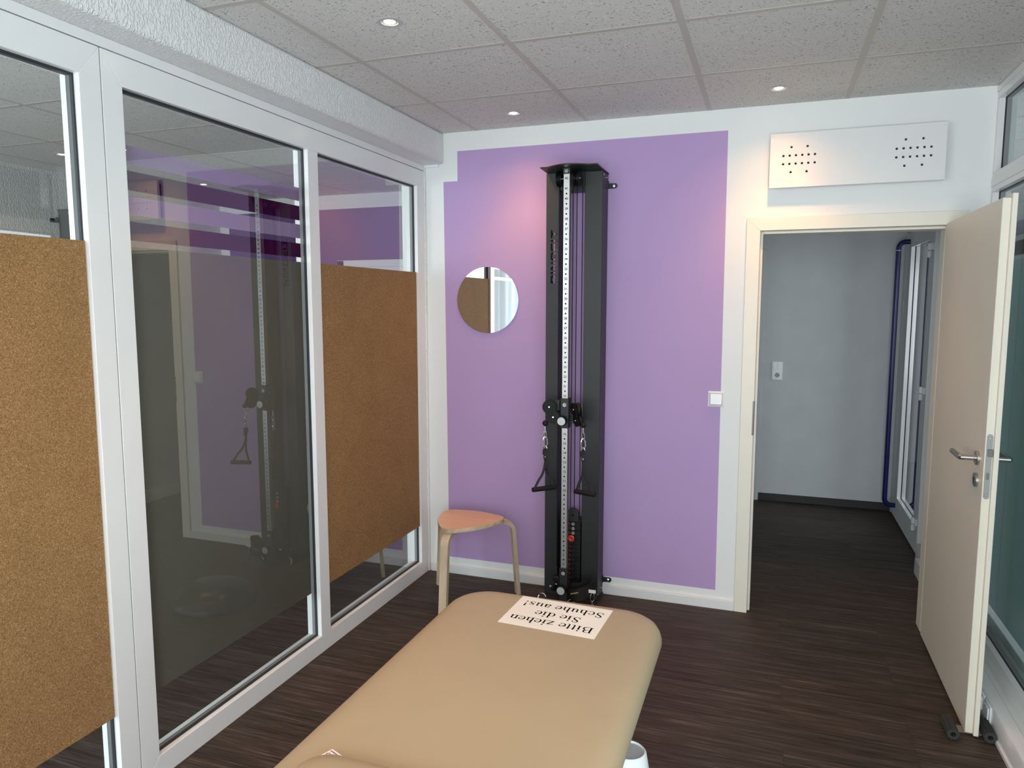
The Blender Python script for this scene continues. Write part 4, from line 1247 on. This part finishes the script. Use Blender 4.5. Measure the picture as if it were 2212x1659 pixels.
# serif lettering drawn stroke by stroke
TH, TN = 0.092, 0.030
def glyphs():
    G = {}
    ser = lambda x, y, w_=.24: ('l', x-w_/2, y, x+w_/2, y, TN)
    G['i'] = (.28, [('l', .14, 0, .14, .45, TH), ser(.14, .012), ('l', .03, .425, .14, .445, TN), ('o', .14, .60, .057)])
    G['t'] = (.29, [('l', .13, .07, .13, .58, TH*.9), ('l', .01, .432, .27, .432, TN), ('e', .21, .085, .085, .085, 180, 300)])
    G['e'] = (.44, [('e', .225, .225, .165, .205, 18, 322), ('l', .07, .275, .385, .275, TN), ('l', .375, .285, .383, .275, TN)])
    G['c'] = (.44, [('e', .235, .225, .165, .205, 48, 318), ('o', .335, .365, .048)])
    G['z'] = (.44, [('l', .04, .43, .39, .43, .04), ('l', .345, .43, .085, .02, TH), ('l', .04, .02, .40, .02, .04), ('l', .045, .43, .035, .33, TN), ('l', .395, .02, .41, .13, TN)])
    arch = lambda x: [('e', x+.125, .30, .115, .125, 150, 0), ('l', x+.24, .30, x+.24, 0, TH), ser(x+.24, .012)]
    G['n'] = (.50, [('l', .11, 0, .11, .44, TH), ser(.11, .012), ('l', .01, .42, .11, .44, TN)]+arch(.125))
    G['h'] = (.50, [('l', .11, 0, .11, .67, TH), ser(.11, .012), ('l', .01, .65, .11, .67, TN)]+arch(.125))
    G['u'] = (.50, [('l', .11, .15, .11, .435, TH), ('l', .01, .432, .11, .432, TN), ('e', .225, .145, .115, .125, 180, 330), ('l', .36, 0.02, .36, .435, TH), ('l', .26, .432, .36, .432, TN), ('l', .36, .012, .47, .025, TN)])
    G['d'] = (.50, [('e', .215, .225, .155, .205, 0, 360), ('l', .36, 0.02, .36, .67, TH), ('l', .26, .655, .36, .67, TN), ('l', .36, .012, .47, .025, TN)])
    G['a'] = (.44, [('e', .19, .325, .115, .105, 150, 0), ('l', .305, .33, .305, .06, TH), ('e', .175, .13, .115, .105, 60, 330), ('l', .22, .235, .305, .275, TN), ('l', .305, .03, .42, .06, TN), ('o', .085, .345, .042)])
    sp = [(.305, .35), (.285, .405), (.20, .435), (.115, .41), (.085, .345), (.12, .285), (.20, .235), (.285, .18), (.31, .11), (.27, .04), (.185, .012), (.10, .035), (.065, .105)]
    sw_ = [.03, .035, .035, .05, .07, .085, .095, .085, .07, .05, .035, .035, .03]
    G['s'] = (.39, [('p', sp, sw_), ('l', .31, .43, .31, .33, TN), ('l', .06, .13, .06, .015, TN)])
    Sp = [(x*1.28-.01, y*1.53) for x, y in sp]
    G['S'] = (.50, [('p', Sp, [a*1.15 for a in sw_]), ('l', .395, .66, .395, .49, TN), ('l', .055, .20, .055, .01, TN)])
    G['B'] = (.66, [('l', .14, 0, .14, .66, TH*1.05), ('l', .02, .645, .32, .645, TN), ('l', .02, .015, .34, .015, TN), ('l', .14, .35, .32, .35, TN),
                    ('e', .31, .497, .17, .148, -90, 90), ('e', .33, .183, .215, .168, -90, 90)])
    G['!'] = (.33, [('p', [(.165, .67), (.165, .55), (.165, .20)], [.10, .10, .02]), ('o', .165, .045, .055)])
    G[' '] = (.24, [])
    return G
GL = glyphs()
def stroke(mb, pts, ws, P):
    pts = [Vector((a, b_, 0)) for a, b_ in pts]
    L_, R_ = [], []
    for i, p in enumerate(pts):
        d_ = (pts[min(i+1, len(pts)-1)]-pts[max(i-1, 0)])
        d_ = d_.normalized() if d_.length > 1e-9 else Vector((1, 0, 0))
        n_ = Vector((-d_.y, d_.x, 0))
        L_.append(mb.bm.verts.new(P(p+n_*ws[i]/2))); R_.append(mb.bm.verts.new(P(p-n_*ws[i]/2)))
    for i in range(len(pts)-1): mb.face((L_[i], L_[i+1], R_[i+1], R_[i]))
def draw_line(mb, text, centre, right, up, size):
    r_, u_ = Vector(right).normalized(), Vector(up).normalized()
    total = sum(GL[c][0] for c in text)
    x = -total/2
    for c in text:
        adv_, st = GL[c]
        P = lambda p, x=x: Vector(centre)+r_*(x+p.x)*size+u_*p.y*size
        for q in st:
            if q[0] == 'l': stroke(mb, [(q[1], q[2]), (q[3], q[4])], [q[5]]*2, P)
            elif q[0] == 'o': stroke(mb, [(q[1]-q[3]*math.cos(a*PI/8), q[2]) for a in range(9)], [2*q[3]*math.sin(a*PI/8) for a in range(9)], P)
            elif q[0] == 'p':
                stroke(mb, q[1], q[2], P)
            elif q[0] == 'e':
                _, cx, cy, rx, ry, a0, a1 = q
                n = 22
                pts, ws = [], []
                for i in range(n+1):
                    a = math.radians(a0+(a1-a0)*i/n)
                    pts.append((cx+rx*math.cos(a), cy+ry*math.sin(a))); ws.append(TN+(TH-TN)*abs(math.cos(a))**1.5)
                stroke(mb, pts, ws, P)
        x += adv_
lt = MB()
zt = TZ+0.0013
rd, ud = -ux, -uy                      # the sheet lies upside down for the viewer
at = lambda a, b_: Vector((c00.x, c00.y, zt))+ux*a+uy*b_
draw_line(lt, 'Bitte ziehen', at(0.50, 0.315), rd, ud, 0.0545)
draw_line(lt, 'Sie die', at(0.51, 0.575), rd, ud, 0.0545)
draw_line(lt, 'Schuhe aus!', at(0.505, 0.850), rd, ud, 0.0545)
lt.build('lettering', M['ink'], s, smooth=0)

# bolster cushion at the near end of the table, with a sewn-in tag
t = thing('bolster', (1.29, -2.83, TZ), 'beige bolster cushion with a white tag at the near end of the table', 'cushion')
mb = MB()
bx0, bx1, by0, by1 = 1.042, 1.60, -3.02, -2.656
prof = [(0.02, 0.0), (0.006, 0.004), (0.0, 0.014), (0.004, 0.022), (0.018, 0.032), (0.045, 0.041), (0.09, 0.046), (0.13, 0.047)]
rows = []
for ins, z in prof:
    rows.append([mb.bm.verts.new((x, y, TZ+0.0005+z)) for x, y in rounded_rect(bx0+ins, bx1-ins, by0+ins, by1-ins, max(0.06-ins*0.3, 0.02), 10)])
for a, c in zip(rows, rows[1:]):
    for i in range(len(a)): mb.face((a[i], a[(i+1) % len(a)], c[(i+1) % len(a)], c[i]))
mb.face(rows[0][::-1]); mb.face(rows[-1])
mb.build('cushion', M['vinyl'], t, smooth=60)
q0 = Vector((1.0625, -2.623, TZ+0.004)); q1 = Vector((1.0945, -2.636, TZ+0.004))
dn_ = Vector((-0.36, -0.93, 0.02)).normalized()
tg = MB().prism([q0, q1, q1+dn_*0.045, q0+dn_*0.045], (0, 0, 0.0006)).build('tag', M['label'], t, smooth=0)
tt = MB()
rr_ = (q0-q1).normalized()
text_at(tt, 'www.pino.de', (q0+q1)/2+dn_*0.0065+Vector((0, 0, 0.0011)), rr_, -dn_*-1 if False else dn_*-1*-1, 0.0052)
text_at(tt, 'PINO', (q0+q1)/2+dn_*0.0165+Vector((0, 0, 0.0011)), rr_, dn_, 0.011)
tt.build('tag_lettering', M['ink'], tg, smooth=0)

# dark balance dome on the floor behind the table (seen mirrored in the frosted pane)
o = MB().lathe((0.84, -0.83, 0), (0, 0, 1), [(0, 0), (0.20, 0), (0.225, 0.012), (0.225, 0.03), (0.20, 0.065), (0.15, 0.095), (0.08, 0.112), (0, 0.117)], 48).build('balance_dome', M['balance'], smooth=40)
tag(o, 'dark round balance cushion on the floor behind the massage table', 'balance cushion')
